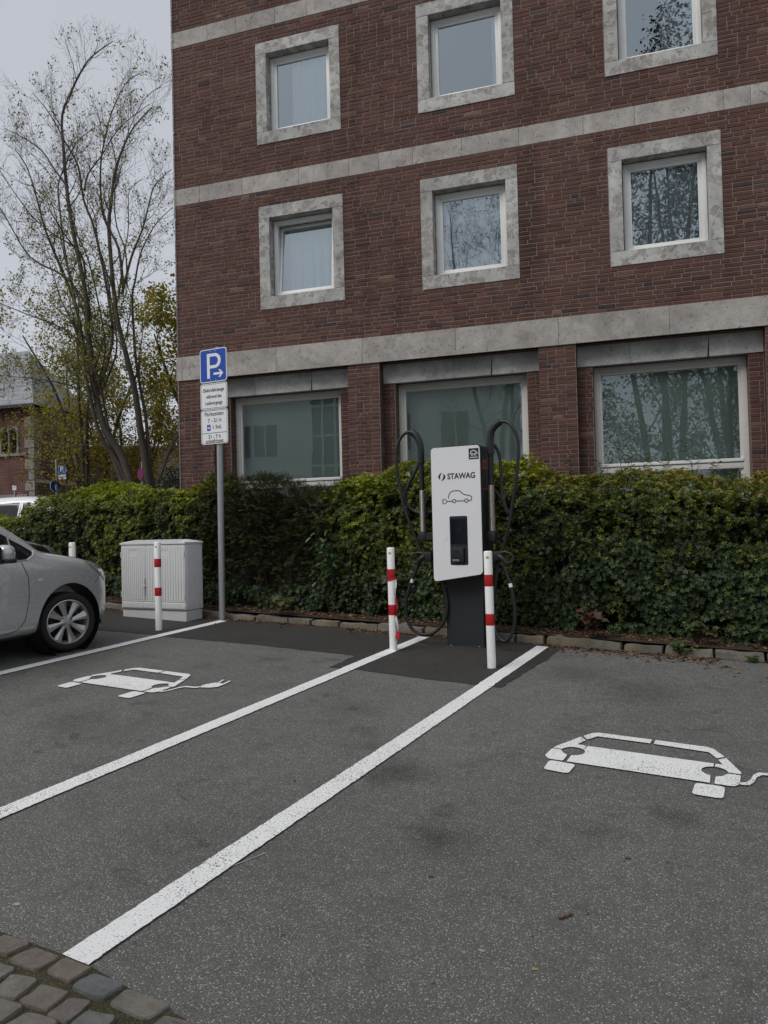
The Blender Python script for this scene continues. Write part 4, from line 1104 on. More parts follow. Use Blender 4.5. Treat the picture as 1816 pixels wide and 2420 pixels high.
def cat(pts, n=8):
    out_ = []
    P = [Vector(p) for p in pts]
    for i in range(len(P) - 1):
        p0, p1, p2, p3 = P[max(i-1, 0)], P[i], P[i+1], P[min(i+2, len(P)-1)]
        for k in range(n):
            t = k/n; out_.append(.5*((2*p1) + (p2-p0)*t + (2*p0-5*p1+4*p2-p3)*t*t + (3*p1-p0-3*p2+p3)*t**3))
    out_.append(P[-1]); return out_
def loc(pts): return [(e - CE, s - CS, z - cg) for e, s, z in pts]
def cable_arm(side):
    # side -1 left, +1 right; measured positions
    ea = -3.125 if side < 0 else -2.405; ys = 6.98
    arm_parts = []
    z_b, z_s, z_t, z_n = (1.352, 1.442, 1.862, 2.14) if side < 0 else (1.342, 1.436, 1.88, 2.185)
    m = MB()
    m.box((ea - CE - .04, ys - CS - .045, z_b - cg), (ea - CE + .04, ys - CS + .045, z_s - cg), .012)
    xe = -hw if side < 0 else hw
    m.box((min(ea - CE, xe) + (.03 if side < 0 else -.01), ys - CS - .035, z_b - cg + .01), (max(ea - CE, xe) - (-.01 if side < 0 else .03), ys - CS + .035, z_s - cg - .01), .004)
    arm = m.build('arm_bracket', MAT['charger_black'], ch, auto=40)
    top = 2.445 if side < 0 else 2.47
    lean = .004*side
    neck = cat(loc([(ea, ys, z_t - .02), (ea + lean, ys, z_n), (ea + lean, ys, z_n + .12), (ea + side*(-.0) + side*.018, ys, z_n + .20), (ea + side*.055, ys, top - .035), (ea + side*.105, ys, top)]))
    m = MB(); rr = [.026 if k < 8 else .034 for k in range(len(neck))]; m.tube(neck, rr, 14)
    nb = m.build('gooseneck', MAT['charger_black'], ch, auto=40)
    for t_ in (.25, .6, .85):
        p = neck[int(t_*(len(neck)-1))]; mm = MB(); mm.lathe([(.006, 0), (.006, .004), (0, .005)], 8, Matrix.Translation(p + Vector((-side*.0, -.034, 0))) @ Matrix.Rotation(R(90), 4, 'X')); mm.build('screw', MAT['car_trim'], nb)
    m = MB(); m.lathe([(.037, 0), (.037, .022)], 16, Matrix.Translation(Vector(loc([(ea + lean, ys, z_n - .012)])[0]))); m.build('joint_ring', MAT['charger_black'], nb, auto=40)
    # spring
    m = MB(); turns = 44; pts = []
    for k in range(turns*8 + 1):
        a = 2*math.pi*k/8; z = z_s + (z_t - .01 - z_s)*k/(turns*8)
        pts.append((ea - CE + .0285*math.cos(a), ys - CS + .0285*math.sin(a), z - cg))
    m.tube(pts, .0036, 5); m.build('spring', MAT['spring'], ch, smooth=True)
    m = MB(); m.tube(loc([(ea, ys, z_s), (ea, ys, z_t)]), .022, 12); m.build('spring_core', MAT['charger_black'], ch, auto=40)
    r_c = .0165
    if side < 0:
        hang = [(-3.225, ys, 2.447), (-3.30, ys, 2.435), (-3.365, ys - .01, 2.36), (-3.395, ys - .015, 2.22), (-3.385, ys - .02, 2.02), (-3.35, ys - .02, 1.86), (-3.325, ys - .02, 1.72), (-3.27, ys - .015, 1.55), (-3.20, ys, 1.36), (-3.15, ys, 1.23)]
        inner = [(-3.135, ys + .03, 2.20), (-3.19, ys + .03, 2.08), (-3.27, ys + .03, 1.95), (-3.325, ys + .03, 1.83), (-3.315, ys + .03, 1.735), (-3.24, ys + .04, 1.655), (-3.13, ys + .05, 1.628), (-3.03, ys + .06, 1.655), (-2.95, ys + .08, 1.75)]
        loop = [(-3.17, ys - .02, 1.13), (-3.225, ys - .02, 1.02), (-3.285, ys - .02, .88), (-3.325, ys - .02, .72), (-3.315, ys - .015, .57), (-3.25, ys - .01, .46), (-3.14, ys, .425), (-3.02, ys + .01, .46), (-2.925, ys + .02, .58), (-2.905, ys + .03, .74), (-2.94, ys + .03, .92), (-3.01, ys + .02, 1.08), (-3.07, ys + .02, 1.20)]
        tagz = (-3.25, ys - .02, .958)
    else:
        hang = [(-2.302, ys, 2.470), (-2.235, ys, 2.462), (-2.17, ys - .01, 2.40), (-2.130, ys - .015, 2.28), (-2.128, ys - .02, 2.10), (-2.155, ys - .02, 1.90), (-2.195, ys - .015, 1.70), (-2.235, ys - .01, 1.50), (-2.29, ys, 1.32), (-2.32, ys, 1.23)]
        inner = [(-2.375, ys + .04, 2.26), (-2.335, ys + .05, 2.17), (-2.322, ys + .05, 2.05), (-2.318, ys + .05, 1.90), (-2.318, ys + .05, 1.78), (-2.29, ys + .05, 1.66), (-2.27, ys + .06, 1.60), (-2.32, ys + .08, 1.72), (-2.42, ys + .09, 1.84)]
        loop = [(-2.305, ys - .02, 1.13), (-2.265, ys - .02, 1.02), (-2.225, ys - .02, .88), (-2.200, ys - .02, .70), (-2.215, ys - .015, .53), (-2.27, ys - .01, .42), (-2.335, ys, .40), (-2.40, ys + .01, .47), (-2.43, ys + .02, .62), (-2.42, ys + .03, .80), (-2.39, ys + .03, .98), (-2.365, ys + .02, 1.15)]
        tagz = (-2.235, ys - .02, .925)
    for nm, pth in (('charging_cable', hang), ('charging_cable', inner), ('charging_cable', loop)):
        m = MB(); m.tube(cat(loc(pth)), r_c, 10); m.build(nm, MAT['cable'], ch, smooth=True)
    # label sleeve on the cable
    p = Vector(loc([tagz])[0]); d = Vector((-.06, 0, -.15)) if side < 0 else Vector((.04, 0, -.17)); d.normalize()
    m = MB(); m.tube([p - d*.018, p + d*.018], .0185, 12); m.build('cable_label', MAT['sign_white'], ch, auto=40)
    # connector and its holster
    base = Vector(loc([(-3.085 if side < 0 else -2.36, ys, 1.20)])[0])
    m = MB()
    M1 = Matrix.Translation(base)
    m.box((-.06, -.045, -.04), (.06, .045, .045), .012, M=M1)
    hol = m.build('holster', MAT['charger_black'], ch, auto=40)
    m = MB(); o_ = side
    grip = [base + Vector((o_*.02, -.03, .0)), base + Vector((o_*.06, -.035, -.025)), base + Vector((o_*.10, -.03, -.075))]
    m.tube(cat(grip, 4), .026, 12); con = m.build('connector', MAT['car_trim'], ch, auto=40)
    m = MB(); hd = [base + Vector((o_*.035, -.035, .028)), base + Vector((o_*.085, -.035, .038)), base + Vector((o_*.145, -.035, .015)), base + Vector((o_*.165, -.035, -.03)), base + Vector((o_*.14, -.035, -.055)), base + Vector((o_*.095, -.03, -.065))]
    m.tube(cat(hd, 5), .0125, 10); m.build('handle', MAT['car_trim'], con, smooth=True)
for sd in (-1, 1): cable_arm(sd)

# ------------------------------------------------------------------ utility cabinet
UE, US = -6.765, 7.20
ug = gz(UE, US)
cabi = thing('utility_cabinet', 'light grey ribbed utility cabinet between bollard and hedge', 'cabinet', (UE, US, ug))
hx, hy = .522, .155
zb0, zt0 = .115, .905
m = MB(); m.box((-hx + .012, -hy + .012, -.04), (hx - .012, hy - .012, zb0 - .006), .004); m.build('plinth', MAT['concrete'], cabi, auto=40)
m = MB(); m.box((-hx + .006, -hy + .008, zb0), (hx - .006, hy, zt0), .006); cb_ = m.build('body', MAT['cab'], cabi, auto=40)
m = MB(); m.box((-hx + .01, -hy + .004, zb0 - .007), (hx - .01, hy - .01, zb0 + .002)); m.build('shadow_gap', MAT['cab_dark'], cabi)
for (xa, xb) in ((-hx + .012, -.115), (-.109, hx - .012)):
    m = MB(); m.box((xa, -hy - .002, zb0 + .095), (xb, -hy + .012, zt0 - .010), .003); door = m.build('door', MAT['cab'], cabi, auto=40)
    m = MB(); n = 12 if xb < 0 else 15
    for k in range(n):
        x = xa + .022 + (xb - xa - .044)*k/(n - 1)
        logo = abs(x - (xa + xb)/2) < .075
        for (z0_, z1_) in (((zb0 + .115, zt0 - .14), (zt0 - .075, zt0 - .035)) if logo else ((zb0 + .115, zt0 - .035),)):
            m.box((x - .0075, -hy - .0075, z0_), (x + .0075, -hy - .001, z1_), .002)
    m.build('ribs', MAT['cab'], door, auto=40)
for z0_, z1_, nm in ((zb0 + .012, zb0 + .088, 'lower_panel'),):
    m = MB(); m.box((-hx + .012, -hy - .002, z0_), (hx - .012, -hy + .01, z1_), .003); lp = m.build(nm, MAT['cab'], cabi, auto=40)
    m = MB()
    for k in range(28):
        x = -hx + .04 + (2*hx - .08)*k/27; m.box((x - .0075, -hy - .007, z0_ + .008), (x + .0075, -hy - .001, z1_ - .008), .002)
    m.build('ribs', MAT['cab'], lp, auto=40)
m = MB()
for k in range(9):
    y = -hy + .035 + (2*hy - .07)*k/8; m.box((hx - .007, y - .007, zb0 + .03), (hx + .001, y + .007, zt0 - .03), .002)
m.build('side_ribs', MAT['cab'], cb_, auto=40)
m = MB(); pr = [(-hx - .004, -hy - .012, zt0), (hx + .004, -hy - .012, zt0), (hx + .004, hy + .01, zt0), (-hx - .004, hy + .01, zt0), (-hx - .004, -hy - .012, zt0 + .020), (hx + .004, -hy - .012, zt0 + .020), (hx + .004, hy + .01, zt0 + .020), (-hx - .004, hy + .01, zt0 + .020), (-hx + .10, .0, zt0 + .052), (hx - .10, .0, zt0 + .052)]
m.add(pr, [(0,3,2,1), (0,1,5,4), (1,2,6,5), (2,3,7,6), (3,0,4,7), (4,5,9,8), (5,6,9), (6,7,8,9), (7,4,8)]); rf = m.build('roof', MAT['cab'], cabi)
m = MB()
for k in range(26):
    x = -hx + .05 + (2*hx - .1)*k/25
    if abs(x) < hx - .11: m.add([(x-.006, -hy-.005, zt0+.0235), (x+.006, -hy-.005, zt0+.0235), (x+.006, -.01, zt0+.053), (x-.006, -.01, zt0+.053)], [(0,1,2,3)])
m.build('roof_ribs', MAT['cab'], rf)
m = MB(); m.tube([(-.122, -hy - .016, .30), (-.122, -hy - .022, .36), (-.122, -hy - .016, .50)], .009, 8); m.lathe([(.022, 0), (.022, .014), (.016, .018), (0, .018)], 16, Matrix.Translation((-.128, -hy - .006, .40)) @ Matrix.Rotation(R(90), 4, 'X'))
m.build('swing_handle', MAT['cab'], cabi, auto=40)
m = MB()
for z in (zt0 - .16, zb0 + .14): m.box((hx - .022, -hy - .011, z), (hx - .012, -hy - .002, z + .07), .002); m.box((-hx + .006, -hy - .011, z), (-hx + .014, -hy - .002, z + .07), .002)
m.build('hinges', MAT['cab'], cabi)

# ------------------------------------------------------------------ cars
def car_shell(tall=1.0):
    # stations: x, half width, underside, fender edge, deck; cabin stations add (y7,z7,y8,z8,z9)
    S = [(.700, .30, .300, .560, .575, None), (.690, .46, .245, .635, .655, None), (.655, .585, .205, .700, .720, None), (.585, .685, .190, .752, .775, None),
         (.46, .765, .185, .800, .832, None), (.26, .822, .18, .850, .888, None), (.02, .842, .18, .895, .938, None), (-.14, .845, .18, .912, .972, None), (-.235, .845, .18, .915, .995, None),
         (-.33, .845, .18, .915, 0, (.745, 1.045, .63, 1.075, 1.095)), (-.66, .845, .18, .915, 0, (.708, 1.235, .61, 1.295, 1.325)), (-1.02, .845, .18, .925, 0, (.665, 1.405, .575, 1.475, 1.515)),
         (-1.45, .845, .18, .935, 0, (.665, 1.445, .58, 1.535, 1.575)), (-2.2, .845, .18, .985, 0, (.665, 1.44, .58, 1.53, 1.57)), (-2.7, .835, .19, .99, 0, (.655, 1.38, .57, 1.47, 1.51)),
         (-2.92, .805, .22, .97, 0, (.655, 1.10, .56, 1.16, 1.19)), (-3.01, .765, .27, .86, 0, (.63, .93, .54, .95, .96)), (-3.045, .70, .34, .70, 0, (.58, .74, .5, .75, .755))]
    rows = []
    for (x, W, zb, zs, zt, cabn) in S:
        nose = max(0.0, min(1.0, (x - .45)/.25))
        mid = .40 if W > .6 else (zb + zs)*.45
        z5 = zs - .10
        r = [(0, zb), (.80*W, zb), (.965*W, zb + .055), (W, max(mid, zb + .10)), (1.0*W, (max(mid, zb + .10) + z5)/2), (.992*W, z5)]
        if cabn is None: r += [(.955*W, zs), (.80*W, zt - .008), (.42*W, zt + .012), (0, zt + .018)]
        else: r += [(.962*W, zs), (cabn[0], cabn[1]), (cabn[2], cabn[3]), (0, cabn[4])]
        row = [(x, y, z if z < 1.0 else 1.0 + (z - 1.0)*tall) for y, z in r] + [(x, -y, z if z < 1.0 else 1.0 + (z - 1.0)*tall) for y, z in r[-2:0:-1]]
        rows.append(row)
    n = len(rows[0]); vs = [p for r in rows for p in r]; fs = []
    for i in range(len(rows) - 1):
        for k in range(n): fs.append((i*n+k, i*n+(k+1) % n, (i+1)*n+(k+1) % n, (i+1)*n+k))
    fs.append(tuple(range(n-1, -1, -1))); fs.append(tuple((len(rows)-1)*n + k for k in range(n)))
    me = bpy.data.meshes.new('body'); me.from_pydata(vs, [], fs)
    bm = bmesh.new(); bm.from_mesh(me); bmesh.ops.recalc_face_normals(bm, faces=bm.faces); bm.to_mesh(me); bm.free()
    return evaluated(me, [('SUBSURF', dict(levels=2, render_levels=2))])

AX_R, WR = -2.36, .283
def make_car(name, label, paint, loc, heading, tilt=(0, 0), steer=0.0, tall=1.0, detail=True, group='parked cars'):
    root = thing(name, label, 'car', loc, 0, group)
    root.rotation_euler = (Matrix.Rotation(heading, 4, 'Z') @ Matrix.Rotation(tilt[0], 4, 'Y') @ Matrix.Rotation(tilt[1], 4, 'X')).to_euler()
    shell = car_shell(tall)
    bvh = BVHTree.FromPolygons([v.co.copy() for v in shell.vertices], [tuple(p.vertices) for p in shell.polygons])
    # flared arch lips are kept by cutting wells with cylinders
    cm = MB()
    for ax in (0.0, AX_R):
        for sd in (-1, 1):
            cm.lathe([(.355, -.20), (.355, .25)], 48, Matrix.Translation((ax, sd*.80, .300)) @ Matrix.Rotation(R(90), 4, 'X'))
    cme = bpy.data.meshes.new('cutter'); cme.from_pydata([tuple(v) for v in cm.v], [], cm.f)
    bm = bmesh.new(); bm.from_mesh(cme); bmesh.ops.recalc_face_normals(bm, faces=bm.faces); bm.to_mesh(cme); bm.free()
    co = bpy.data.objects.new('cutter', cme); COL.objects.link(co)
    body_me = evaluated(shell, [('BOOLEAN', dict(operation='DIFFERENCE', object=co, solver='EXACT'))])
    bpy.data.objects.remove(co)
    body_me.name = 'body'
    body_me.materials.clear(); body_me.materials.append(paint)
    body_me.polygons.foreach_set("use_smooth", np.ones(len(body_me.polygons), dtype=bool)); body_me.set_sharp_from_angle(angle=R(38))
    body = link('body', body_me, None, root)
    def hit(x, z, sd, off=.003):
        r = bvh.ray_cast(Vector((x, sd*2.0, z)), Vector((0, -sd, 0)))
        return (r[0] + r[1].normalized()*off*(1 if r[1].y*sd > 0 else -1)) if r[0] is not None else None
    def side_patch(nm, poly, sd, mat, off=.003, step=.03, parent=root):
        vs = [Vector(p) for p in poly]; n = len(vs)
        ed = [(i, (i+1) % n) for i in range(n)]
        xs = [p[0] for p in poly]; zs = [p[1] for p in poly]
        x = min(xs) + step/2
        while x < max(xs):
            z = min(zs) + step/2
            while z < max(zs): vs.append(Vector((x + random.uniform(-.001, .001), z))); z += step
            x += step
        r = geometry.delaunay_2d_cdt(vs, ed, [], 1, 1e-5)
        V = []; ok = []
        for p in r[0]:
            h = hit(p.x, p.y, sd, off); V.append(tuple(h) if h is not None else (p.x, sd*.5, p.y)); ok.append(h is not None)
        F = [tuple(f) if sd < 0 else tuple(reversed(f)) for f in r[2] if all(ok[i] for i in f)]
        used = sorted({i for f in F for i in f}); mp = {i: k for k, i in enumerate(used)}
        m = MB(); m.add([V[i] for i in used], [tuple(mp[i] for i in f) for f in F]); return m.build(nm, mat, parent, smooth=True)
    def seam(nm, pts, sd, w=.0035, mat=None, parent=root):
        P = []
        for (a, b) in zip(pts, pts[1:]):
            k = max(2, int(math.dist(a, b)/.03))
            for i in range(k): P.append((a[0] + (b[0]-a[0])*i/k, a[1] + (b[1]-a[1])*i/k))
        P.append(pts[-1]); Q = [hit(x, z, sd, .0008) for x, z in P]; Q = [q for q in Q if q is not None]
        if len(Q) > 2: m = MB(); m.tube(Q, w, 5); return m.build(nm, mat or MAT['car_trim'], parent)
    Z = lambda z: z if z < 1 else 1 + (z - 1)*tall
    for sd in (-1, 1):
        # side glass: quarter light, front door glass, rear door glass
        side_patch('quarter_light', [(-.375, .972), (-.395, .940), (-.46, .912), (-.585, .902), (-.585, Z(1.100)), (-.47, Z(1.035))], sd, MAT['car_glass'], .004)
        side_patch('front_window', [(-.605, .902), (-1.42, .935), (-1.42, Z(1.40)), (-1.10, Z(1.385)), (-.85, Z(1.265)), (-.605, Z(1.115))], sd, MAT['car_glass'], .004)
        side_patch('rear_window', [(-1.50, .968), (-2.30, .985), (-2.45, Z(1.10)), (-2.35, Z(1.36)), (-1.50, Z(1.405))], sd, MAT['car_glass'], .004)
        door_seams = [[(-.515, .885), (-.46, .743), (-.46, .554), (-.50, .36), (-.56, .285), (-.65, .262), (-1.40, .262)], [(-1.46, Z(1.41)), (-1.46, .70), (-1.45, .262)], [(-1.45, .262), (-2.0, .262), (-2.08, .40), (-2.30, .70), (-2.42, .95)]]
        for ds in door_seams: seam('door_seam', ds, sd)
        seam('window_trim', [(-.352, .985), (-.375, .942), (-.45, .903), (-.60, .890), (-1.46, .925), (-2.3, .965)], sd, .006, MAT['chrome'] if detail else MAT['car_trim'])
        seam('fender_seam', [(.345, .62), (.40, .675), (.47, .715)], sd, .0025)
        seam('sill_seam', [(-.50, .262), (-.53, .19)], sd, .003)
        side_patch('headlight', round_poly([(.225, .842), (.36, .836), (.47, .785), (.565, .70), (.605, .625), (.56, .615), (.47, .675), (.36, .745)], .03, 3), sd, MAT['headlamp'], .005, .018)
        side_patch('lamp_reflector', round_poly([(.40, .76), (.47, .745), (.515, .69), (.47, .685)], .015, 3), sd, MAT['chrome'], .008, .02)
        side_patch('indicator', arc(-.345, .715, .034, .017, 0, 345, 16), sd, MAT['lens'], .008, .02)
        side_patch('door_handle', round_poly([(-1.22, .80), (-1.38, .80), (-1.38, .835), (-1.22, .835)], .015, 3), sd, paint, .02, .03)
        seam('body_crease', [(-.44, .585), (-1.4, .60)], sd, .003, paint)
        # mirror
        m = MB(); mc = Vector((-.775, sd*.935, .985)); vs = []; n1, n2 = 10, 14
        for i in range(n1 + 1):
            th = math.pi*i/n1
            for k in range(n2):
                ph = 2*math.pi*k/n2
                p_ = Vector((math.sin(th)*math.cos(ph), math.cos(th), math.sin(th)*math.sin(ph)))
                sg = lambda q, e: abs(q)**e*(1 if q > 0 else -1)
                vs.append(mc + Vector((sg(p_.x, .8)*.075, sg(p_.y, .7)*.095, sg(p_.z, .7)*.075)))
        m.add(vs, [(i*n2+k, i*n2+(k+1) % n2, (i+1)*n2+(k+1) % n2, (i+1)*n2+k) for i in range(n1) for k in range(n2)])
        mir = m.build('mirror', paint, root, smooth=True)
        m = MB(); m.box((-.835, sd*.935 - .09, .900), (-.715, sd*.935 + .085, .932), .012); m.tube([(-.72, sd*.80, .91), (-.76, sd*.90, .917)], .028, 8); m.build('mirror_foot', MAT['car_trim'], mir, auto=50)
        m = MB(); m.box((-.857, sd*.935 - .075, .925), (-.847, sd*.935 + .075, 1.04), .004); m.build('mirror_glass', MAT['car_glass'], mir)
    # windscreen and bonnet edge, projected from above
    def top_hit(x, y, off):
        r = bvh.ray_cast(Vector((x, y, 3)), Vector((0, 0, -1))); return r[0] + r[1].normalized()*off*(1 if r[1].z > 0 else -1)
    m = MB(); nx, ny = 14, 16; vs = []
    for i in range(nx + 1):
        t = i/nx; x = -.33 - t*.62
        for k in range(ny + 1):
            hwid = .655 - .10*t; y = -hwid + 2*hwid*k/ny; vs.append(tuple(top_hit(x + .10*(1 - (y/hwid)**2)*(1-t)*.9, y, .004)))
    m.add(vs, [(i*(ny+1)+k, i*(ny+1)+k+1, (i+1)*(ny+1)+k+1, (i+1)*(ny+1)+k) for i in range(nx) for k in range(ny)]); m.f = [tuple(reversed(f)) for f in m.f]
    m.build('windscreen', MAT['car_glass'], root, smooth=True)
    for sd in (-1, 1):
        m = MB(); m.tube([top_hit(x, sd*y, .0005) for x, y in ((-.22, .70), (-.1, .715), (.1, .705), (.28, .66), (.44, .58), (.53, .46))], .0028, 5); m.build('bonnet_seam', MAT['car_trim'], root)
        m = MB(); m.tube([top_hit(-.30, sd*y, .012) for y in (.05, .3, .6)], .008, 6); m.build('wiper', MAT['car_trim'], root)
    # nose: grille, lower intake, plate
    def nose_patch(nm, y0, y1, z0, z1, mat, off):
        m = MB(); vs = []; ny_, nz_ = 14, 5
        for j in range(nz_ + 1):
            for k in range(ny_ + 1):
                y = y0 + (y1-y0)*k/ny_; z = z0 + (z1-z0)*j/nz_
                r = bvh.ray_cast(Vector((3, y, z)), Vector((-1, 0, 0))); vs.append(tuple(r[0] + Vector((off, 0, 0))))
        m.add(vs, [(j*(ny_+1)+k, j*(ny_+1)+k+1, (j+1)*(ny_+1)+k+1, (j+1)*(ny_+1)+k) for j in range(nz_) for k in range(ny_)]); m.build(nm, mat, root, smooth=True)
    nose_patch('grille', -.30, .30, .50, .58, MAT['car_trim'], .004); nose_patch('air_intake', -.42, .42, .29, .37, MAT['car_trim'], .004); nose_patch('number_plate', -.26, .26, .39, .48, MAT['sign_white'], .012)
    # wheels
    for ax, st in ((0.0, steer), (AX_R, 0.0)):
        for sd in (-1, 1):
            Mw = Matrix.Translation((ax, sd*.745, WR)) @ Matrix.Rotation(st, 4, 'Z') @ Matrix.Rotation(R(90)*(-sd), 4, 'X')   # local +Z points outwards
            m = MB(); w = .092
            m.lathe([(.198, -w*.8), (.222, -w), (.262, -w*.98), (.279, -w*.72), (WR, -w*.4), (WR, w*.4), (.279, w*.72), (.262, w*.96), (.222, w*.98), (.203, w*.78)], 56, Mw, caps=False)
            tyre = m.build('wheel', MAT['tyre'], root, auto=50)
            m = MB(); m.lathe([(.208, w*.80), (.212, w*.90), (.205, w*.93), (.196, w*.80), (.188, w*.35), (.180, -w*.6), (.192, -w*.8)], 56, Mw, caps=False); m.build('rim', MAT['alloy'], tyre, auto=50)
            m = MB(); m.lathe([(.0, -.02), (.15, -.02), (.15, -.034), (.0, -.034)], 40, Mw); m.build('brake_disc', MAT['brake'], tyre, auto=50)
            sp_ = MB()
            for k in range(8):
                a = 2*math.pi*k/8 + .22; ca, sa = math.cos(a), math.sin(a)
                prof = [(.035, .016, .066), (.085, .020, .064), (.14, .030, .066), (.194, .042, .074)]
                vs = []
                for (r_, h_, z_) in prof:
                    tw = .06*(r_ - .03)/.16
                    for (q, zz) in ((-1, z_ - .006), (-.25, z_ + .004), (1, z_ - .012), (1, z_ - .032), (-1, z_ - .032)):
                        y_ = q*h_ + tw*.12; vs.append(Mw @ Vector((r_*ca - y_*sa, r_*sa + y_*ca, zz)))
                fs = [(i*5+j, i*5+(j+1) % 5, (i+1)*5+(j+1) % 5, (i+1)*5+j) for i in range(3) for j in range(5)] + [(4,3,2,1,0), (15,16,17,18,19)]
                mm = MB(); mm.add(vs, fs)
                if detail and sd < 0 and ax == 0: mm.build('spoke', MAT['alloy'], tyre, auto=28)
                else: sp_.add(vs, fs)
            if sp_.v: sp_.build('spokes', MAT['alloy'], tyre, auto=28)
            m = MB(); m.lathe([(.062, .040), (.062, .058), (.050, .066), (.030, .068), (.028, .072), (0, .074)], 28, Mw); m.build('hub', MAT['alloy'], tyre, auto=35)
            if detail and sd < 0 and ax == 0:
                for k in range(4):
                    a = 2*math.pi*k/4 + .6
                    m = MB(); m.lathe([(.013, .062), (.013, .0655), (.008, .066), (.007, .062), (0, .062)], 12, Mw @ Matrix.Translation((.046*math.cos(a), .046*math.sin(a), .002))); m.build('wheel_bolt', MAT['brake'], tyre)
            # inner arch liner
            m = MB(); m.lathe([(.350, -.23), (.352, .04)], 40, Matrix.Translation((ax, sd*.80, .300)) @ Matrix.Rotation(R(90)*(-sd), 4, 'X'))
            m.f = [f for f in m.f if not (len(f) > 4 and sum(abs(m.v[i][1]) for i in f)/len(f) > .7)]
            m.build('arch_liner', MAT['car_trim'], root)
    m = MB(); m.box((-2.9, -.70, .19), (.5, .70, .24)); m.build('underbody', MAT['car_trim'], root)
    return root

SL = (-math.atan(.0316), 0)
e_c, s_c = -6.89, 5.21
make_car('silver_car', 'silver hatchback parked nose-in at the left edge of the car park', MAT['paint_silver'], (e_c, s_c, gz(e_c, s_c) + .003), R(90), (-math.atan(.0316)*.6, math.atan(.034)*.6), R(-13))
e_c, s_c = -9.36, 6.72
make_car('black_car', 'black car parked beyond the silver car, only its bonnet showing', MAT['paint_black'], (e_c, s_c, gz(e_c, s_c)), R(90), (-math.atan(.0316)*.6, 0), 0, 1.0, False)
e_c, s_c = -12.45, 11.62
make_car('white_car', 'white van-like car behind the hedge at the left edge', MAT['paint_white'], (e_c, s_c, gz(e_c, s_c)), R(14), (0, 0), 0, 1.0, False)

# ------------------------------------------------------------------ hedge shrubs
def interp(tab, x):
    xs = [t[0] for t in tab]; ys = [t[1] for t in tab]
    return float(np.interp(x, xs, ys))

TOP = [(-12.6, 1.65), (-11.7, 1.72), (-10.9, 1.76), (-10.55, 1.80), (-10.35, 2.02), (-9.6, 2.13), (-8.9, 2.22), (-8.4, 2.14), (-7.75, 2.06), (-7.3, 2.08), (-6.95, 2.14), (-6.45, 2.19), (-6.0, 2.12), (-5.6, 2.06), (-5.25, 2.00), (-4.95, 2.05),
       (-4.55, 2.08), (-4.2, 2.13), (-3.9, 2.17), (-3.3, 2.20), (-2.85, 2.20), (-2.47, 2.12), (-2.2, 1.99), (-1.7, 1.945), (-1.2, 1.945), (-.84, 1.925), (-.48, 1.84), (-.31, 1.85), (-.06, 1.885), (.6, 1.90), (1.4, 1.88), (2.2, 1.85)]
def hedge_surface(e, th, front, back, z0, rnd=.55, wob=.13):
    """point and outward normal on the hedge's rounded section; th 0 = foot of the front, 90 = middle of the top"""
    top = interp(TOP, e) + .05*noise.noise(Vector((e*2.3, 1, 1))) + .03*noise.noise(Vector((e*7, 5, 1))); sm = (front + back)/2; a = (back - front)/2
    c, s_ = math.cos(th), math.sin(th)
    y = sm - a*(1 if c > 0 else -1)*abs(c)**rnd; z = z0 + (top - z0)*abs(s_)**rnd
    w = noise.noise(Vector((e*1.7, th*2.2, 3.1)))*wob + noise.noise(Vector((e*4.5, th*5.0, 9.7)))*wob*.6
    n = Vector((noise.noise(Vector((e*2, th*2, 20)))*.6, -c*(.9 if th < 1.5708 else .9), max(.05, s_**2)*1.0)).normalized()
    return Vector((e, y, z)) + n*w, n

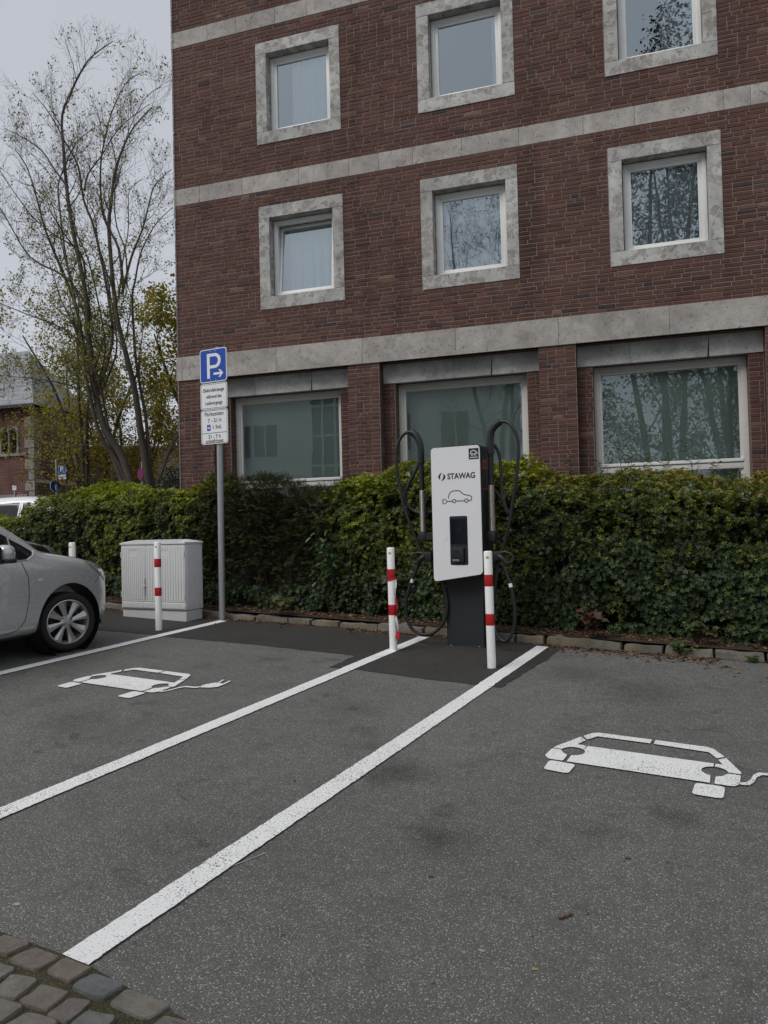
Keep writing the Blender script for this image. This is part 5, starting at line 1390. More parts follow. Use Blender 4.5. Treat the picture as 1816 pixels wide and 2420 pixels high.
def shrub(name, label, e0, e1, mat, kind, count, front=7.92, back=9.2, th1=108, size=(.024, .042), z0f=.06, seed=1, core_in=.20, e_round=.35):
    rng = np.random.default_rng(seed); random.seed(seed)
    ec = (e0 + e1)/2; g = gz(ec, 8.4)
    root = thing(name, label, 'shrub', (ec, 8.4, g), 0, 'hedge shrubs behind the kerb')
    P = []; N = []; TH = []
    for i in range(count):
        e = rng.uniform(e0, e1) + rng.normal(0, .05)
        th = R(rng.uniform(0, th1))
        z0 = gz(e, 8.0) + z0f
        p, n = hedge_surface(e, th, front, back, z0)
        d = abs(rng.normal(0, .06)) - .05
        if noise.noise(p*6.5) + .6*noise.noise(p*13) < -.16: d += rng.uniform(.08, .17)
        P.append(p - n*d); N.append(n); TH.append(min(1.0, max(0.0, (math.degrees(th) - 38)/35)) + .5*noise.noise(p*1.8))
    P = np.array(P); N = np.array(N)
    P -= np.array([ec, 8.4, g])
    if kind == 'rosette':
        k = 6
        ax = unit(N + np.array([0, -.10, .55]) + rng.normal(0, .35, P.shape))
        t1 = unit(np.cross(ax, rng.normal(0, 1, P.shape))); t2 = np.cross(ax, t1)
        pos = []; xd = []; nr = []; ln = []; tn = []
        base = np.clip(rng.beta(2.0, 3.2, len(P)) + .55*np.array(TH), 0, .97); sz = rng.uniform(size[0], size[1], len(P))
        for j in range(k):
            a = 2*math.pi*j/k + rng.uniform(-.35, .35, len(P)); el = rng.uniform(.15, .85, len(P))
            rad = t1*np.cos(a)[:, None] + t2*np.sin(a)[:, None]
            d = rad*np.cos(el)[:, None] + ax*np.sin(el)[:, None]
            nn = ax*np.cos(el)[:, None] - rad*np.sin(el)[:, None]
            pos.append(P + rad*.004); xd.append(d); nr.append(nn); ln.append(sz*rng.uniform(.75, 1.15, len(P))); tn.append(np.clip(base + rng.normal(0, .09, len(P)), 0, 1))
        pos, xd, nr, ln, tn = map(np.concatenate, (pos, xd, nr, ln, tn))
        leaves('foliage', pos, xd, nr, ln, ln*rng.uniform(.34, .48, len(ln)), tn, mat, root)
    else:                      # yew: flat sprays of short needles along drooping shoots
        k = 22
        ax = unit(N + np.array([0, -.2, .1]) + rng.normal(0, .55, P.shape)); up = unit(N*.3 + np.array([0, 0, 1.0]) + rng.normal(0, .3, P.shape))
        sd = unit(np.cross(ax, up)); L_ = rng.uniform(.06, .13, len(P)); base = rng.beta(2, 2.4, len(P))
        pos = []; xd = []; nr = []; tn = []
        for j in range(k):
            t = (j // 2 + .5)/(k/2); s_ = 1 if j % 2 else -1
            pos.append(P + ax*(L_*t)[:, None] - up*(.02*t*t)); xd.append(sd*s_*.9 + ax*.55 + rng.normal(0, .12, P.shape)); nr.append(up + rng.normal(0, .2, P.shape)); tn.append(np.clip(base + rng.normal(0, .08, len(P)), 0, 1))
        pos, xd, nr, tn = map(np.concatenate, (pos, xd, nr, tn)); ln = rng.uniform(.020, .032, len(pos))
        leaves('foliage', pos, xd, nr, ln, np.full(len(ln), .0052), tn, mat, root, NEEDLE)
    # plain core in place of twigs, interior shade painted in near-black
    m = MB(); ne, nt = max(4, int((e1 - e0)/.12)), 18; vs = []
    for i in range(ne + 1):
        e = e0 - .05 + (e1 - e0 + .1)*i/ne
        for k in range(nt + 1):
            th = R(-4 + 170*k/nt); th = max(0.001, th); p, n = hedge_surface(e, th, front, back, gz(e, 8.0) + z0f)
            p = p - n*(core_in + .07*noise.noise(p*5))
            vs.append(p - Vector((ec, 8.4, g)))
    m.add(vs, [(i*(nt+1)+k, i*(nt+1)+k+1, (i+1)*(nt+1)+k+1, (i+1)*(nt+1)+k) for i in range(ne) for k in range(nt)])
    m.build('shade_core', MAT['core'], root, smooth=True)
    # some bare stems that show
    m = MB()
    for i in range(int((e1 - e0)*9)):
        e = rng.uniform(e0, e1); z = gz(e, 8) + .08; p = Vector((e - ec, rng.uniform(7.95, 8.5) - 8.4, z - g)); q = p + Vector((rng.normal(0, .15), rng.uniform(-.25, .1), rng.uniform(.4, 1.1)))
        mid = (p + q)/2 + Vector((rng.normal(0, .05), rng.normal(0, .05), 0)); m.tube([p, mid, q], [.010, .007, .003], 5)
    m.build('stems', MAT['twig'], root)
    return root
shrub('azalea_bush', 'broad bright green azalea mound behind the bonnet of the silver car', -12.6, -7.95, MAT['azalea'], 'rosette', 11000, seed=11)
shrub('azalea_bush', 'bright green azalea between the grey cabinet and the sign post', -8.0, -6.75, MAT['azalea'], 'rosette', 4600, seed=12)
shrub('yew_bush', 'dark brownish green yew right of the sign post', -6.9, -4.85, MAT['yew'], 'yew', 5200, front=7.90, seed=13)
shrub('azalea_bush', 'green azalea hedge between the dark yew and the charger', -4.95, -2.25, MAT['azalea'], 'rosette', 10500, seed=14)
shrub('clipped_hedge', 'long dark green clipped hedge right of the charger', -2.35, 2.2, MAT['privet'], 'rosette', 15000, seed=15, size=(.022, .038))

# ivy covering the hedge foot (uncountable)
rng = np.random.default_rng(21); P = []; N = []
for i in range(15000):
    e = rng.uniform(-9.3, 1.8); dens = interp([(-9.3, .5), (-6.8, .45), (-5.4, .5), (-4.2, .75), (-2.8, .9), (-1.5, 1.0), (1.8, .9)], e)
    zmax = interp([(-9.3, .35), (-6.9, .25), (-5.2, .32), (-4.0, .55), (-2.5, .85), (-1.2, 1.02), (.2, .85), (1.8, .8)], e)*(1 + .35*noise.noise(Vector((e*2.3, 4, 0))))
    if rng.uniform() > dens: continue
    h = zmax*rng.beta(1.1, 1.5)
    base = gz(e, 7.9) + .10
    p, n = hedge_surface(e, R(2 + 50*min(1, h/1.1)**1.6), 7.92, 9.2, base)
    p.z = base + h
    if noise.noise(Vector((e*2.6, h*3.5, 8))) < -.24: continue
    p.y = min(p.y, 8.1) - .02 - abs(rng.normal(0, .045)); P.append(p); N.append(Vector((rng.normal(0, .4), -1, rng.uniform(.15, .9))))
P = np.array([tuple(p) for p in P]); N = np.array([tuple(n) for n in N])
xd = np.stack([rng.normal(0, .6, len(P)), rng.uniform(-.5, .0, len(P)), rng.uniform(-1.1, -.1, len(P))], 1)
ln = rng.uniform(.032, .066, len(P))
o = leaves('ivy', P, xd, N, ln, ln*.95, rng.beta(2, 2.4, len(P)), MAT['ivy'], None, IVY)
tag(o, 'dark ivy covering the foot of the hedge along the kerb', kind='stuff')

def leafy_plant(name, label, e, s, z, stems, leaf, mat, tpl, h, spread, per, seed, cat='plant', down=.2, stem_r=.003, width=.9, group=None):
    rng = np.random.default_rng(seed)
    root = thing(name, label, cat, (e, s, z), 0, group)
    P = []; X = []; m = MB()
    for k in range(stems):
        a = rng.uniform(0, 2*math.pi); rr = spread*math.sqrt(rng.uniform(.05, 1)); hh = h*rng.uniform(.55, 1.0)
        tip = Vector((rr*math.cos(a), rr*math.sin(a)*.7, hh)); b = Vector((tip.x*.15, tip.y*.15, 0)); mid = (tip + b)/2 + Vector((0, 0, hh*.12))
        m.tube([b, mid, tip], [stem_r, stem_r*.8, stem_r*.5], 5)
        for j in range(per):
            t = 1 - .75*j/per*rng.uniform(.6, 1.2); q = b.lerp(mid, min(1, t*2)) if t < .5 else mid.lerp(tip, (t-.5)*2)
            a2 = a + j*2.4 + rng.normal(0, .3); P.append(q); X.append((math.cos(a2), math.sin(a2), rng.uniform(-.5, .35) - down))
    P = np.array([tuple(p) for p in P]); X = np.array(X); n = len(P)
    N = np.tile(np.array([[0, -.35, 1.0]]), (n, 1)) + rng.normal(0, .25, (n, 3)); ln = rng.uniform(leaf*.7, leaf*1.2, n)
    m.build('stems', MAT['twig'], root)
    leaves('foliage', P, X, N, ln, ln*width, rng.uniform(0, 1, n), mat, root, tpl); return root
K = lambda e, s: gz(e, s) + .09
leafy_plant('maple_seedling', 'reddish brown maple seedling on the kerb right of the charger', -1.62, 7.52, K(-1.62, 7.52), 9, .085, MAT['red_leaf'], IVY, .30, .13, 4, 31)
leafy_plant('maple_seedling', 'olive maple seedling leaning over the kerb under the yew', -5.20, 7.50, K(-5.2, 7.5), 8, .095, MAT['olive_leaf'], IVY, .26, .15, 3, 32)
leafy_plant('maple_seedling', 'pale olive seedling among the ivy near the kerb end at right', -.62, 7.62, K(-.62, 7.62), 7, .08, MAT['olive_leaf'], IVY, .25, .14, 3, 33)
leafy_plant('cranesbill', 'fresh green leafy weed hanging over the kerb at right', -.80, 7.44, gz(-.8, 7.44), 16, .036, MAT['weed'], IVY, .15, .12, 5, 34, width=1.0)
leafy_plant('cranesbill', 'fresh green leafy weed standing behind the kerb at right', -.70, 7.66, K(-.7, 7.66), 14, .040, MAT['weed'], IVY, .20, .11, 5, 35, width=1.0)
leafy_plant('cranesbill', 'fresh green leafy weed at the right edge of the kerb', -.02, 7.66, K(0, 7.66), 22, .045, MAT['weed'], IVY, .24, .20, 5, 36, width=1.0)
leafy_plant('cranesbill', 'small green weed at the foot of the rightmost kerb stone', -.20, 7.42, gz(-.2, 7.42), 9, .030, MAT['weed'], IVY, .07, .08, 3, 37, width=1.0)
leafy_plant('laurel_shrub', 'shrub with long glossy green leaves in front of the hedge left of the charger', -4.72, 7.86, K(-4.7, 7.9), 26, .095, MAT['glossy'], LEAF, .98, .34, 9, 38, cat='shrub', down=.35, width=.34)
leafy_plant('olive_seedling', 'pale yellow green leafy seedling in the hedge left of the bollard', -3.86, 7.78, K(-3.9, 7.8) + .2, 6, .10, MAT['olive_leaf'], IVY, .34, .10, 2, 39)
# rose-like shoots sticking out of the hedge in front of the right display window
for i, (e, h) in enumerate(((-1.95, .26), (-1.62, .20), (-1.40, .34), (-1.22, .24), (-.98, .22), (-.74, .36), (-.58, .22), (-.30, .14))):
    z = interp(TOP, e) - .10
    rng = np.random.default_rng(60 + i); root = thing('hedge_shoot', ['lone leafy shoot over the hedge beside the brick pier, leftmost of the shoots', 'short leafy shoot over the hedge, second from the brick pier', 'tall leafy shoot over the hedge, third from the brick pier', 'leafy shoot over the hedge, fourth from the brick pier', 'leafy shoot over the hedge, in front of the middle of the right display window', 'tallest leafy shoot over the hedge, third from the right', 'leafy shoot over the hedge, second from the right', 'small leafy shoot over the hedge, rightmost of the shoots'][i], 'shoot', (e, 8.45, z), 0, 'shoots growing out of the hedge')
    m = MB(); P = []; X = []
    for k in range(3):
        tip = Vector((rng.normal(0, .07), rng.normal(0, .05), (h*1.25 + .12)*rng.uniform(.75, 1.0))); pts = [Vector((rng.normal(0, .01), 0, 0)), tip*.5 + Vector((rng.normal(0, .02), 0, 0)), tip]; m.tube(pts, [.003, .0022, .001], 5)
        for j in range(13):
            t = .2 + .8*j/13; q = pts[0].lerp(pts[1], t*2) if t < .5 else pts[1].lerp(pts[2], t*2 - 1); a = j*2.3 + k; 
            for r_ in (.0, .028):
                P.append(tuple(q + Vector((math.cos(a), math.sin(a), .2))*r_)); X.append((math.cos(a + r_*12), math.sin(a + r_*12), rng.uniform(-.2, .5)))
    m.build('stems', MAT['twig'], root); P = np.array(P); X = np.array(X); n = len(P)
    leaves('foliage', P, X, np.tile([[0, -.3, 1.]], (n, 1)) + rng.normal(0, .4, (n, 3)), rng.uniform(.026, .046, n), rng.uniform(.013, .022, n), rng.uniform(.2, .9, n), MAT['privet'], root)

# dead leaves and bark crumbs in the gutter and on the bed (uncountable)
rng = np.random.default_rng(41); P = []
for i in range(10500):
    e = rng.uniform(-9.0, 1.6)
    if rng.uniform() < .55: s_ = 7.44 - abs(rng.exponential(.050 + .075*max(0, min(1, (e + 2)/1.2)))); z = gz(e, s_) + .006
    else: s_ = rng.uniform(7.60, 7.98); z = gz(e, s_) + .092
    if s_ < 7.43 and noise.noise(Vector((e*1.9, s_*2, 0))) < -.15: continue
    P.append((e, s_, z))
P = np.array(P); n = len(P); X = np.stack([rng.normal(0, 1, n), rng.normal(0, 1, n), rng.normal(0, .15, n)], 1); N = np.tile([[0, 0, 1.]], (n, 1)) + rng.normal(0, .35, (n, 3))
ln = rng.uniform(.012, .050, n)
o = leaves('leaf_litter', P, X, N, ln, ln*rng.uniform(.2, .7, n), rng.beta(1.6, 2.2, n), MAT['litter']); tag(o, 'brown dead leaves and bark crumbs along the kerb', kind='stuff')
def stick(e, s, ln, a, r, label, bend=.15):
    m = MB(); g = gz(e, s); d = Vector((math.cos(a), math.sin(a), 0)); nrm = Vector((-d.y, d.x, 0)); pts = []
    for k in range(6):
        t = k/5 - .5; q = Vector((e, s, 0)) + d*ln*t + nrm*ln*bend*(t*t) + nrm*random.uniform(-.002, .002); pts.append((q.x, q.y, gz(q.x, q.y) + r*.9 + .001))
    m.tube(pts, [r*.7, r, r*.95, r, r*.9, r*.6], 7); tag(m.build('twig', MAT['stick']), label, 'twig', 'twigs lying on the asphalt')
MAT['stick'] = bark_mat('reddish_bark', (0.08, 0.035, 0.025), (0.15, 0.075, 0.05))
stick(-.70, 2.70, .060, R(52), .0055, 'reddish bark twig lying on the bare asphalt at lower right')
stick(-1.236, 2.752, .020, R(40), .0038, 'short red twig on the asphalt near the middle of the picture')
stick(-.637, 2.757, .012, R(80), .003, 'tiny red twig bit beside the larger bark twig')
stick(-.579, 3.24, .022, R(20), .0035, 'small dark twig on the asphalt below the right car symbol')
stick(-3.15, 6.93, .17, R(-30), .004, 'thin curved twig on dark asphalt beside the pedestal', .3)
stick(-3.80, 6.35, .12, R(10), .004, 'forked twig on the dark asphalt left of the bollard')
stick(-4.9, 7.38, .30, R(4), .005, 'long twig lying in the gutter under the yew')

# ------------------------------------------------------------------ trees
class Tree:
    def __init__(self, seed): self.rng = random.Random(seed); self.V = []; self.F = []; self.nv = 0; self.tips = []
    def tube(self, pts, rad, n):
        n_p = len(pts); P = np.array([tuple(p) for p in pts]); T = np.gradient(P, axis=0); T = unit(T)
        ref = np.array([.31, .17, .94]) if abs(T[0] @ np.array([.31, .17, .94])) < .9 else np.array([1., 0, 0])
        A = unit(np.cross(T, ref)); B = np.cross(T, A); a = np.linspace(0, 2*np.pi, n, endpoint=False)
        V = P[:, None, :] + np.array(rad)[:, None, None]*(np.cos(a)[None, :, None]*A[:, None, :] + np.sin(a)[None, :, None]*B[:, None, :])
        i = np.arange(n_p - 1)[:, None]*n; k = np.arange(n)[None, :]; k2 = (k + 1) % n
        F = np.stack([i + k, i + k2, i + n + k2, i + n + k], -1).reshape(-1, 4) + self.nv
        self.V.append(V.reshape(-1, 3)); self.F.append(F); self.nv += n_p*n
    def branch(self, p, d, ln, r, level, up=.25, wig=.16):
        rg = self.rng; k = 5 if level < 3 else 4; pts = [Vector(p)]; d = Vector(d).normalized()
        for i in range(k):
            d = (d + Vector((rg.gauss(0, wig), rg.gauss(0, wig), rg.gauss(0, wig) + up*.35))).normalized(); pts.append(pts[-1] + d*ln/k)
        self.tube(pts, [r*(1 - .72*i/k) for i in range(k + 1)], 6 if level < 2 else (4 if level < 3 else 3)); return pts
    def sprout(self, pts, r0, r1, ln, level, maxl, counts, lens, t0=.25, ang=(30, 65), up=.25):
        rg = self.rng; n = counts[level]; m = len(pts) - 1
        for j in range(n):
            t = t0 + (1 - t0)*((j + rg.random())/n); x = t*m; i = min(int(x), m - 1); p = pts[i].lerp(pts[i+1], x - i); tan = (pts[i+1] - pts[i]).normalized()
            az = rg.uniform(0, 2*math.pi); o = tan.orthogonal().normalized(); o = Matrix.Rotation(az, 3, tan) @ o
            a = R(rg.uniform(*ang)); d = tan*math.cos(a) + o*math.sin(a); L_ = lens[level]*rg.uniform(.6, 1.25)*(1.12 - .55*t); r = max(.0034, (r0 + (r1 - r0)*t)*.42)
            q = self.branch(p, d, L_, r, level + 1, up)
            if level + 1 >= maxl: self.tips.extend([(q[-1], (q[-1] - q[-2]).normalized()), (q[-3], d)])
            else: self.sprout(q, r, r*.3, L_, level + 1, maxl, counts, lens, .2, (28, 60), up)
    def wood(self, name, mat, parent, base): return np_mesh(name, np.concatenate(self.V) - np.array(base), np.concatenate(self.F), mat, parent, smooth=True)

def tree_leaves(name, tips, mat, parent, base, seed, frac, per, size, spread, droop=.5):
    rng = np.random.default_rng(seed); T = [t for t in tips if rng.uniform() < frac(t[0])]
    if not T: return
    P = np.repeat(np.array([tuple(t[0]) for t in T]), per, 0); D = np.repeat(np.array([tuple(t[1]) for t in T]), per, 0); n = len(P)
    P = P + rng.normal(0, spread, (n, 3)); X = D*.5 + rng.normal(0, .8, (n, 3)); X[:, 2] -= droop; N = np.tile([[0, 0, 1.]], (n, 1)) + rng.normal(0, .6, (n, 3)); ln = rng.uniform(size*.6, size*1.25, n)
    return leaves(name, P - np.array(base), X, N, ln, ln*.62, rng.uniform(0, 1, n), mat, parent, LEAF)

def smooth3(pts, n=3): return cat(pts, n)
# the many-stemmed maple left of the building (stems placed 22 m away)
STEMS = [
 ([(-16.25,16.41,2.3),(-16.62,16.22,3.71),(-17.01,16.02,4.49),(-17.17,15.94,5.27),(-17.26,15.9,6.2),(-17.35,15.85,7.13),(-17.4,15.83,8.37),(-17.72,15.66,10.37),(-17.84,15.6,11.54),(-17.89,15.57,12.52),(-17.91,15.56,13.49),(-17.63,15.71,14.27),(-17.41,15.82,14.74),(-17.13,15.96,15.16),(-16.6,16.23,15.58)], .17, .012, 26),
 ([(-15.89,16.59,2.3),(-16.09,16.49,4.31),(-16.18,16.45,5.55),(-16.35,16.36,6.64),(-16.5,16.28,7.72),(-16.64,16.21,9.95),(-16.58,16.25,10.72),(-16.48,16.3,11.58),(-16.26,16.41,12.28),(-15.96,16.56,12.89),(-15.5,16.79,13.43)], .16, .012, 24),
 ([(-16.44,16.32,2.3),(-17.02,16.02,4.19),(-17.33,15.86,5.27),(-17.53,15.76,6.36),(-17.75,15.65,6.98),(-18.0,15.52,8.38),(-18.48,15.27,9.8),(-18.75,15.14,10.59),(-18.94,15.04,11.45),(-19.2,14.91,12.44),(-19.51,14.75,12.99)], .13, .012, 26),
 ([(-17.27,15.89,5.58),(-16.96,16.05,6.5),(-16.83,16.12,7.58),(-17.2,15.93,10.12),(-17.5,15.78,11.14),(-17.62,15.71,12.12),(-17.92,15.56,12.79),(-18.32,15.35,13.66),(-18.76,15.13,14.3)], .085, .010, 22),
 ([(-16.55,16.27,8.6),(-16.66,16.2,9.75),(-16.99,16.03,10.54),(-17.15,15.95,11.32),(-17.17,15.94,12.38),(-17.06,16.0,13.08),(-16.87,16.09,13.86),(-16.51,16.28,14.71),(-16.16,16.46,15.01)], .065, .010, 18),
 ([(-16.58,16.25,8.4),(-16.35,16.36,9.55),(-16.1,16.49,10.4),(-15.97,16.56,11.17),(-15.83,16.62,11.83),(-15.38,16.86,12.29)], .06, .010, 14),
 ([(-15.9,16.58,2.6),(-15.67,16.71,3.23),(-15.49,16.8,3.84),(-15.27,16.91,4.32),(-14.8,17.2,5.2),(-14.3,17.5,6.4)], .10, .02, 12),
 ([(-17.49,15.78,11.45),(-17.45,15.8,12.0),(-17.17,15.94,12.57),(-16.88,16.09,13.27),(-16.6,16.23,13.77),(-15.97,16.56,14.3)], .045, .009, 12),
 ([(-17.91,15.57,11.54),(-18.21,15.41,12.02),(-18.55,15.24,12.61),(-18.96,15.03,12.94),(-19.43,14.79,13.22)], .045, .009, 10),
 ([(-17.4,15.8,8.0),(-18.05,15.5,8.98),(-19.0,15.01,9.62),(-19.67,14.67,10.85),(-20.2,14.4,11.8)], .06, .010, 14),
 ([(-17.5,15.78,8.9),(-17.62,15.71,9.66),(-18.3,15.36,10.19),(-18.88,15.07,10.79),(-19.66,14.68,12.1)], .05, .010, 12),
 ([(-17.3,15.88,6.6),(-18.2,15.5,7.5),(-19.2,15.0,8.0),(-20.4,14.5,8.6)], .05, .010, 12),
 ([(-17.1,15.95,5.0),(-18.0,15.7,5.8),(-19.0,15.2,6.1),(-20.2,14.7,6.3)], .045, .008, 12),
 ([(-16.9,16.0,4.3),(-17.6,15.6,4.0),(-18.3,15.3,4.15),(-19.2,14.9,4.5)], .03, .006, 9),
]
TB = (-16.2, 16.4, gz(-16.2, 16.4))
maple = thing('maple_tree', 'tall many-stemmed maple with sparse young leaves beside the building', 'tree', TB)
tr = Tree(5); rg = random.Random(3)
for pts, r0, r1, nb in list(STEMS[:6]) + list(STEMS[2:4]):          # slimmer companion stems fanning out
    o_ = Vector((rg.uniform(-1, 1), rg.uniform(-1, 1), 0)); k_ = rg.uniform(.75, .95); c_ = Vector(pts[0])
    STEMS.append(([tuple(c_ + (Vector(p) - c_)*k_ + o_*(.25 + 1.5*i/len(pts))) for i, p in enumerate(pts)], r0*.55, r1*.8, int(nb*.6)))
for pts, r0, r1, nb in STEMS:
    dy = rg.uniform(-.8, .8); P = [Vector(p) + Vector((-.45*dy, .89*dy, 0))*min(1, i/4) for i, p in enumerate(pts)]
    P = smooth3(P, 3); m_ = len(P) - 1
    r0 *= .68
    tr.tube(P, [r0 + (r1 - r0)*(i/m_)**.8 for i in range(m_ + 1)], 8)
    tr.sprout(P, r0*.8, r1, 1, 0, 3, [int(nb*1.15), 5, 4], [1.5, .75, .42], .2, (25, 55), .42)
tr.wood('trunk', MAT['bark'], maple, TB)
tree_leaves('crown', tr.tips, MAT['maple'], maple, TB, 6, lambda p: .75 if p.z < 7.5 else max(.10, .85 - (p.z - 7.5)*.2), 4, .065, .04)

def simple_tree(name, label, base, height, seed, leafmat, frac, per, size, spread=2.2, stems=4, trunk_r=.16, counts=(13, 6, 4), lens=(2.2, 1.0, .55), leafspread=.10, group=None, lean=(0, 0), t0=.25):
    root = thing(name, label, 'tree', base, 0, group); t = Tree(seed); rg = random.Random(seed)
    for k in range(stems):
        a = 2*math.pi*k/stems + rg.uniform(-.4, .4); tip = Vector(base) + Vector((spread*math.cos(a)*rg.uniform(.5, 1) + lean[0], spread*math.sin(a)*rg.uniform(.5, 1) + lean[1], height*rg.uniform(.8, 1.0)))
        b = Vector(base) + Vector((.12*math.cos(a), .12*math.sin(a), -.2)); pts = [b, b.lerp(tip, .3) + Vector((rg.gauss(0, .15), rg.gauss(0, .15), .4)), b.lerp(tip, .65) + Vector((rg.gauss(0, .25), rg.gauss(0, .25), .2)), tip]; P = smooth3(pts, 4); m_ = len(P) - 1
        t.tube(P, [trunk_r*(1 - .9*(i/m_)) + .012 for i in range(m_ + 1)], 8); t.sprout(P, trunk_r*.8, .015, 1, 0, 3, list(counts), list(lens), t0, (30, 68), .22)
    t.wood('trunk', MAT['bark'], root, base); tree_leaves('crown', t.tips, leafmat, root, base, seed + 1, lambda p: frac, per, size, leafspread); return root
bgT = lambda e, s: (e, s, gz(e, s))
simple_tree('golden_tree', 'golden leaved tree behind the maple next to the building corner', bgT(-17.2, 22.5), 8.4, 71, MAT['gold'], 1.0, 7, .13, 3.4, 5, .14, (14, 6, 5), (2.3, 1.1, .6), group='trees behind the maple', t0=.12)
simple_tree('golden_tree', 'golden leaved tree over the old brick gatehouse', bgT(-22.0, 19.6), 7.8, 72, MAT['gold'], .7, 4, .10, 2.8, 5, .10, (13, 6, 4), (2.2, 1.0, .55), group='trees behind the maple', t0=.12)
simple_tree('green_tree', 'yellow green tree crown half hidden behind the brick corner', bgT(-14.4, 21.0), 9.0, 73, MAT['maple'], 1.0, 6, .12, 3.0, 5, .14, (14, 6, 5), (2.2, 1.0, .55), group='trees behind the maple', t0=.1)
_x = lambda xc, yc: bgT(xc*math.cos(YAW) - yc*math.sin(YAW), xc*math.sin(YAW) + yc*math.cos(YAW))
simple_tree('golden_tree', 'low golden tree filling the gap between the maple stems and the brick corner', _x(-9.6, 29.0), 6.2, 74, MAT['gold'], 1.0, 6, .10, 2.0, 4, .07, (12, 6, 4), (1.6, .8, .45), group='trees behind the maple', t0=.1)
# dark rounded evergreen at the building corner
def round_bush(name, label, base, rx, rz, n, mat, seed, leaf=.06):
    rng = np.random.default_rng(seed); root = thing(name, label, 'shrub', base); u_ = rng.normal(0, 1, (n, 3)); u_ = unit(u_); u_[:, 2] = np.abs(u_[:, 2])*1.0 - .15
    rr = 1 + .12*np.array([noise.noise(Vector(tuple(q*2.5))) for q in u_]) - np.abs(rng.normal(0, .06, n)); P = u_*rr[:, None]*np.array([rx, rx, rz]); X = u_ + rng.normal(0, .8, (n, 3))
    ln = rng.uniform(leaf*.6, leaf*1.2, n); leaves('foliage', P, X, u_ + rng.normal(0, .4, (n, 3)), ln, ln*.5, rng.beta(2, 2, n), mat, root)
    m = MB(); m.lathe([(rx*.8*math.sin(R(a)), rz*.82*math.cos(R(a))) for a in range(0, 100, 12)][::-1], 16); m.build('shade_core', MAT['core'], root, smooth=True)  # filler core, its dark colour paints in the shade inside the bush
round_bush('evergreen_bush', 'dark rounded evergreen bush at the left corner of the brick building', bgT(-10.9, 12.2), 1.05, 2.35, 9000, MAT['evergreen'], 81)

# grit and crumbs scattered over the car park (uncountable)
rng = np.random.default_rng(52); n = 520
P = np.stack([rng.uniform(-6, 1.0, n), rng.uniform(1.85, 7.3, n), np.zeros(n)], 1); P[:, 2] = [gz(a, b) + .006 for a, b in P[:, :2]]
X = np.stack([rng.normal(0, 1, n), rng.normal(0, 1, n), rng.normal(0, .2, n)], 1); N = np.tile([[0, 0, 1.]], (n, 1)) + rng.normal(0, .5, (n, 3)); ln = rng.uniform(.004, .016, n)
o = leaves('grit', P, X, N, ln, ln*rng.uniform(.4, .9, n), rng.beta(1.2, 1.6, n), MAT['litter']); tag(o, 'tiny crumbs and grit scattered over the asphalt', kind='stuff')

# ------------------------------------------------------------------ background: old gatehouse, garden wall, street signs
CY, SY = math.cos(YAW), math.sin(YAW)
def away(xc, yc): return (xc*CY - yc*SY, xc*SY + yc*CY)       # metres right of / away from the camera
def old_brick(name, a, b, mortar, scale=16.0):
    t = NT(name); co = t.coord()
    mp = t.n('ShaderNodeMapping'); t.l(co, mp.inputs[0]); mp.inputs['Rotation'].default_value = (R(90), 0, 0)
    br = t.n('ShaderNodeTexBrick'); br.inputs['Scale'].default_value = 1.0; br.inputs['Brick Width'].default_value = .25; br.inputs['Row Height'].default_value = .078; br.inputs['Mortar Size'].default_value = .012
    br.inputs['Color1'].default_value = (*a, 1); br.inputs['Color2'].default_value = (*b, 1); br.inputs['Mortar'].default_value = (*mortar, 1)
    t.l(t.attr_uv() if False else mp.outputs[0], br.inputs['Vector'])
    n = t.noise(co, 1.1, 6, .65); f = t.noise(co, 12, 4)
    c = t.mix(1.0, br.outputs['Color'], t.ramp(n, [(.3, .62), (.7, 1.25)]), 'MULTIPLY'); c = t.mix(1.0, c, t.ramp(f, [(.3, .8), (.7, 1.2)]), 'MULTIPLY')
    return t.done(t.pbsdf(c, .9, 0, t.bump(br.outputs['Fac'], .4, .02), .2))
MAT['old_brick'] = old_brick('old_brick', (.115, .050, .045), (.15, .062, .052), (.15, .115, .10))
MAT['wall_brick'] = old_brick('garden_wall_brick', (.15, .115, .085), (.115, .080, .062), (.30, .25, .19))
MAT['quoin'] = stone_mat('quoin_stone', (.27, .255, .23), (.22, .205, .185), (.06, .055, .05), 3.0, .8, patches=False)
MAT['rubble'] = stone_mat('rubble_stone', (.22, .155, .095), (.17, .12, .08), (.04, .035, .03), 3.0, .7)
MAT['rubble_joint'] = plain('rubble_mortar', (.20, .16, .12), .9, var=.25)
def slate_mat():
    t = NT('slate'); co = t.coord(); br = t.n('ShaderNodeTexBrick'); br.inputs['Scale'].default_value = 1.0; br.inputs['Brick Width'].default_value = .22; br.inputs['Row Height'].default_value = .15; br.inputs['Mortar Size'].default_value = .008
    br.inputs['Color1'].default_value = (.17, .185, .20, 1); br.inputs['Color2'].default_value = (.21, .225, .24, 1); br.inputs['Mortar'].default_value = (.10, .105, .11, 1)
    t.l(co, br.inputs['Vector']); c = t.mix(1.0, br.outputs['Color'], t.ramp(t.noise(co, 2.0, 5), [(.3, .8), (.7, 1.2)]), 'MULTIPLY')
    return t.done(t.pbsdf(c, .5, 0, t.bump(br.outputs['Fac'], .5, .02), .5))
MAT['slate'] = slate_mat()
gx, gy = away(-13.62, 30.0)
GZ = gz(gx, gy)
gate = thing('old_gatehouse', 'old red brick gatehouse with slate roof and arched windows behind the trees', 'building', (gx, gy, GZ), YAW + R(-15))
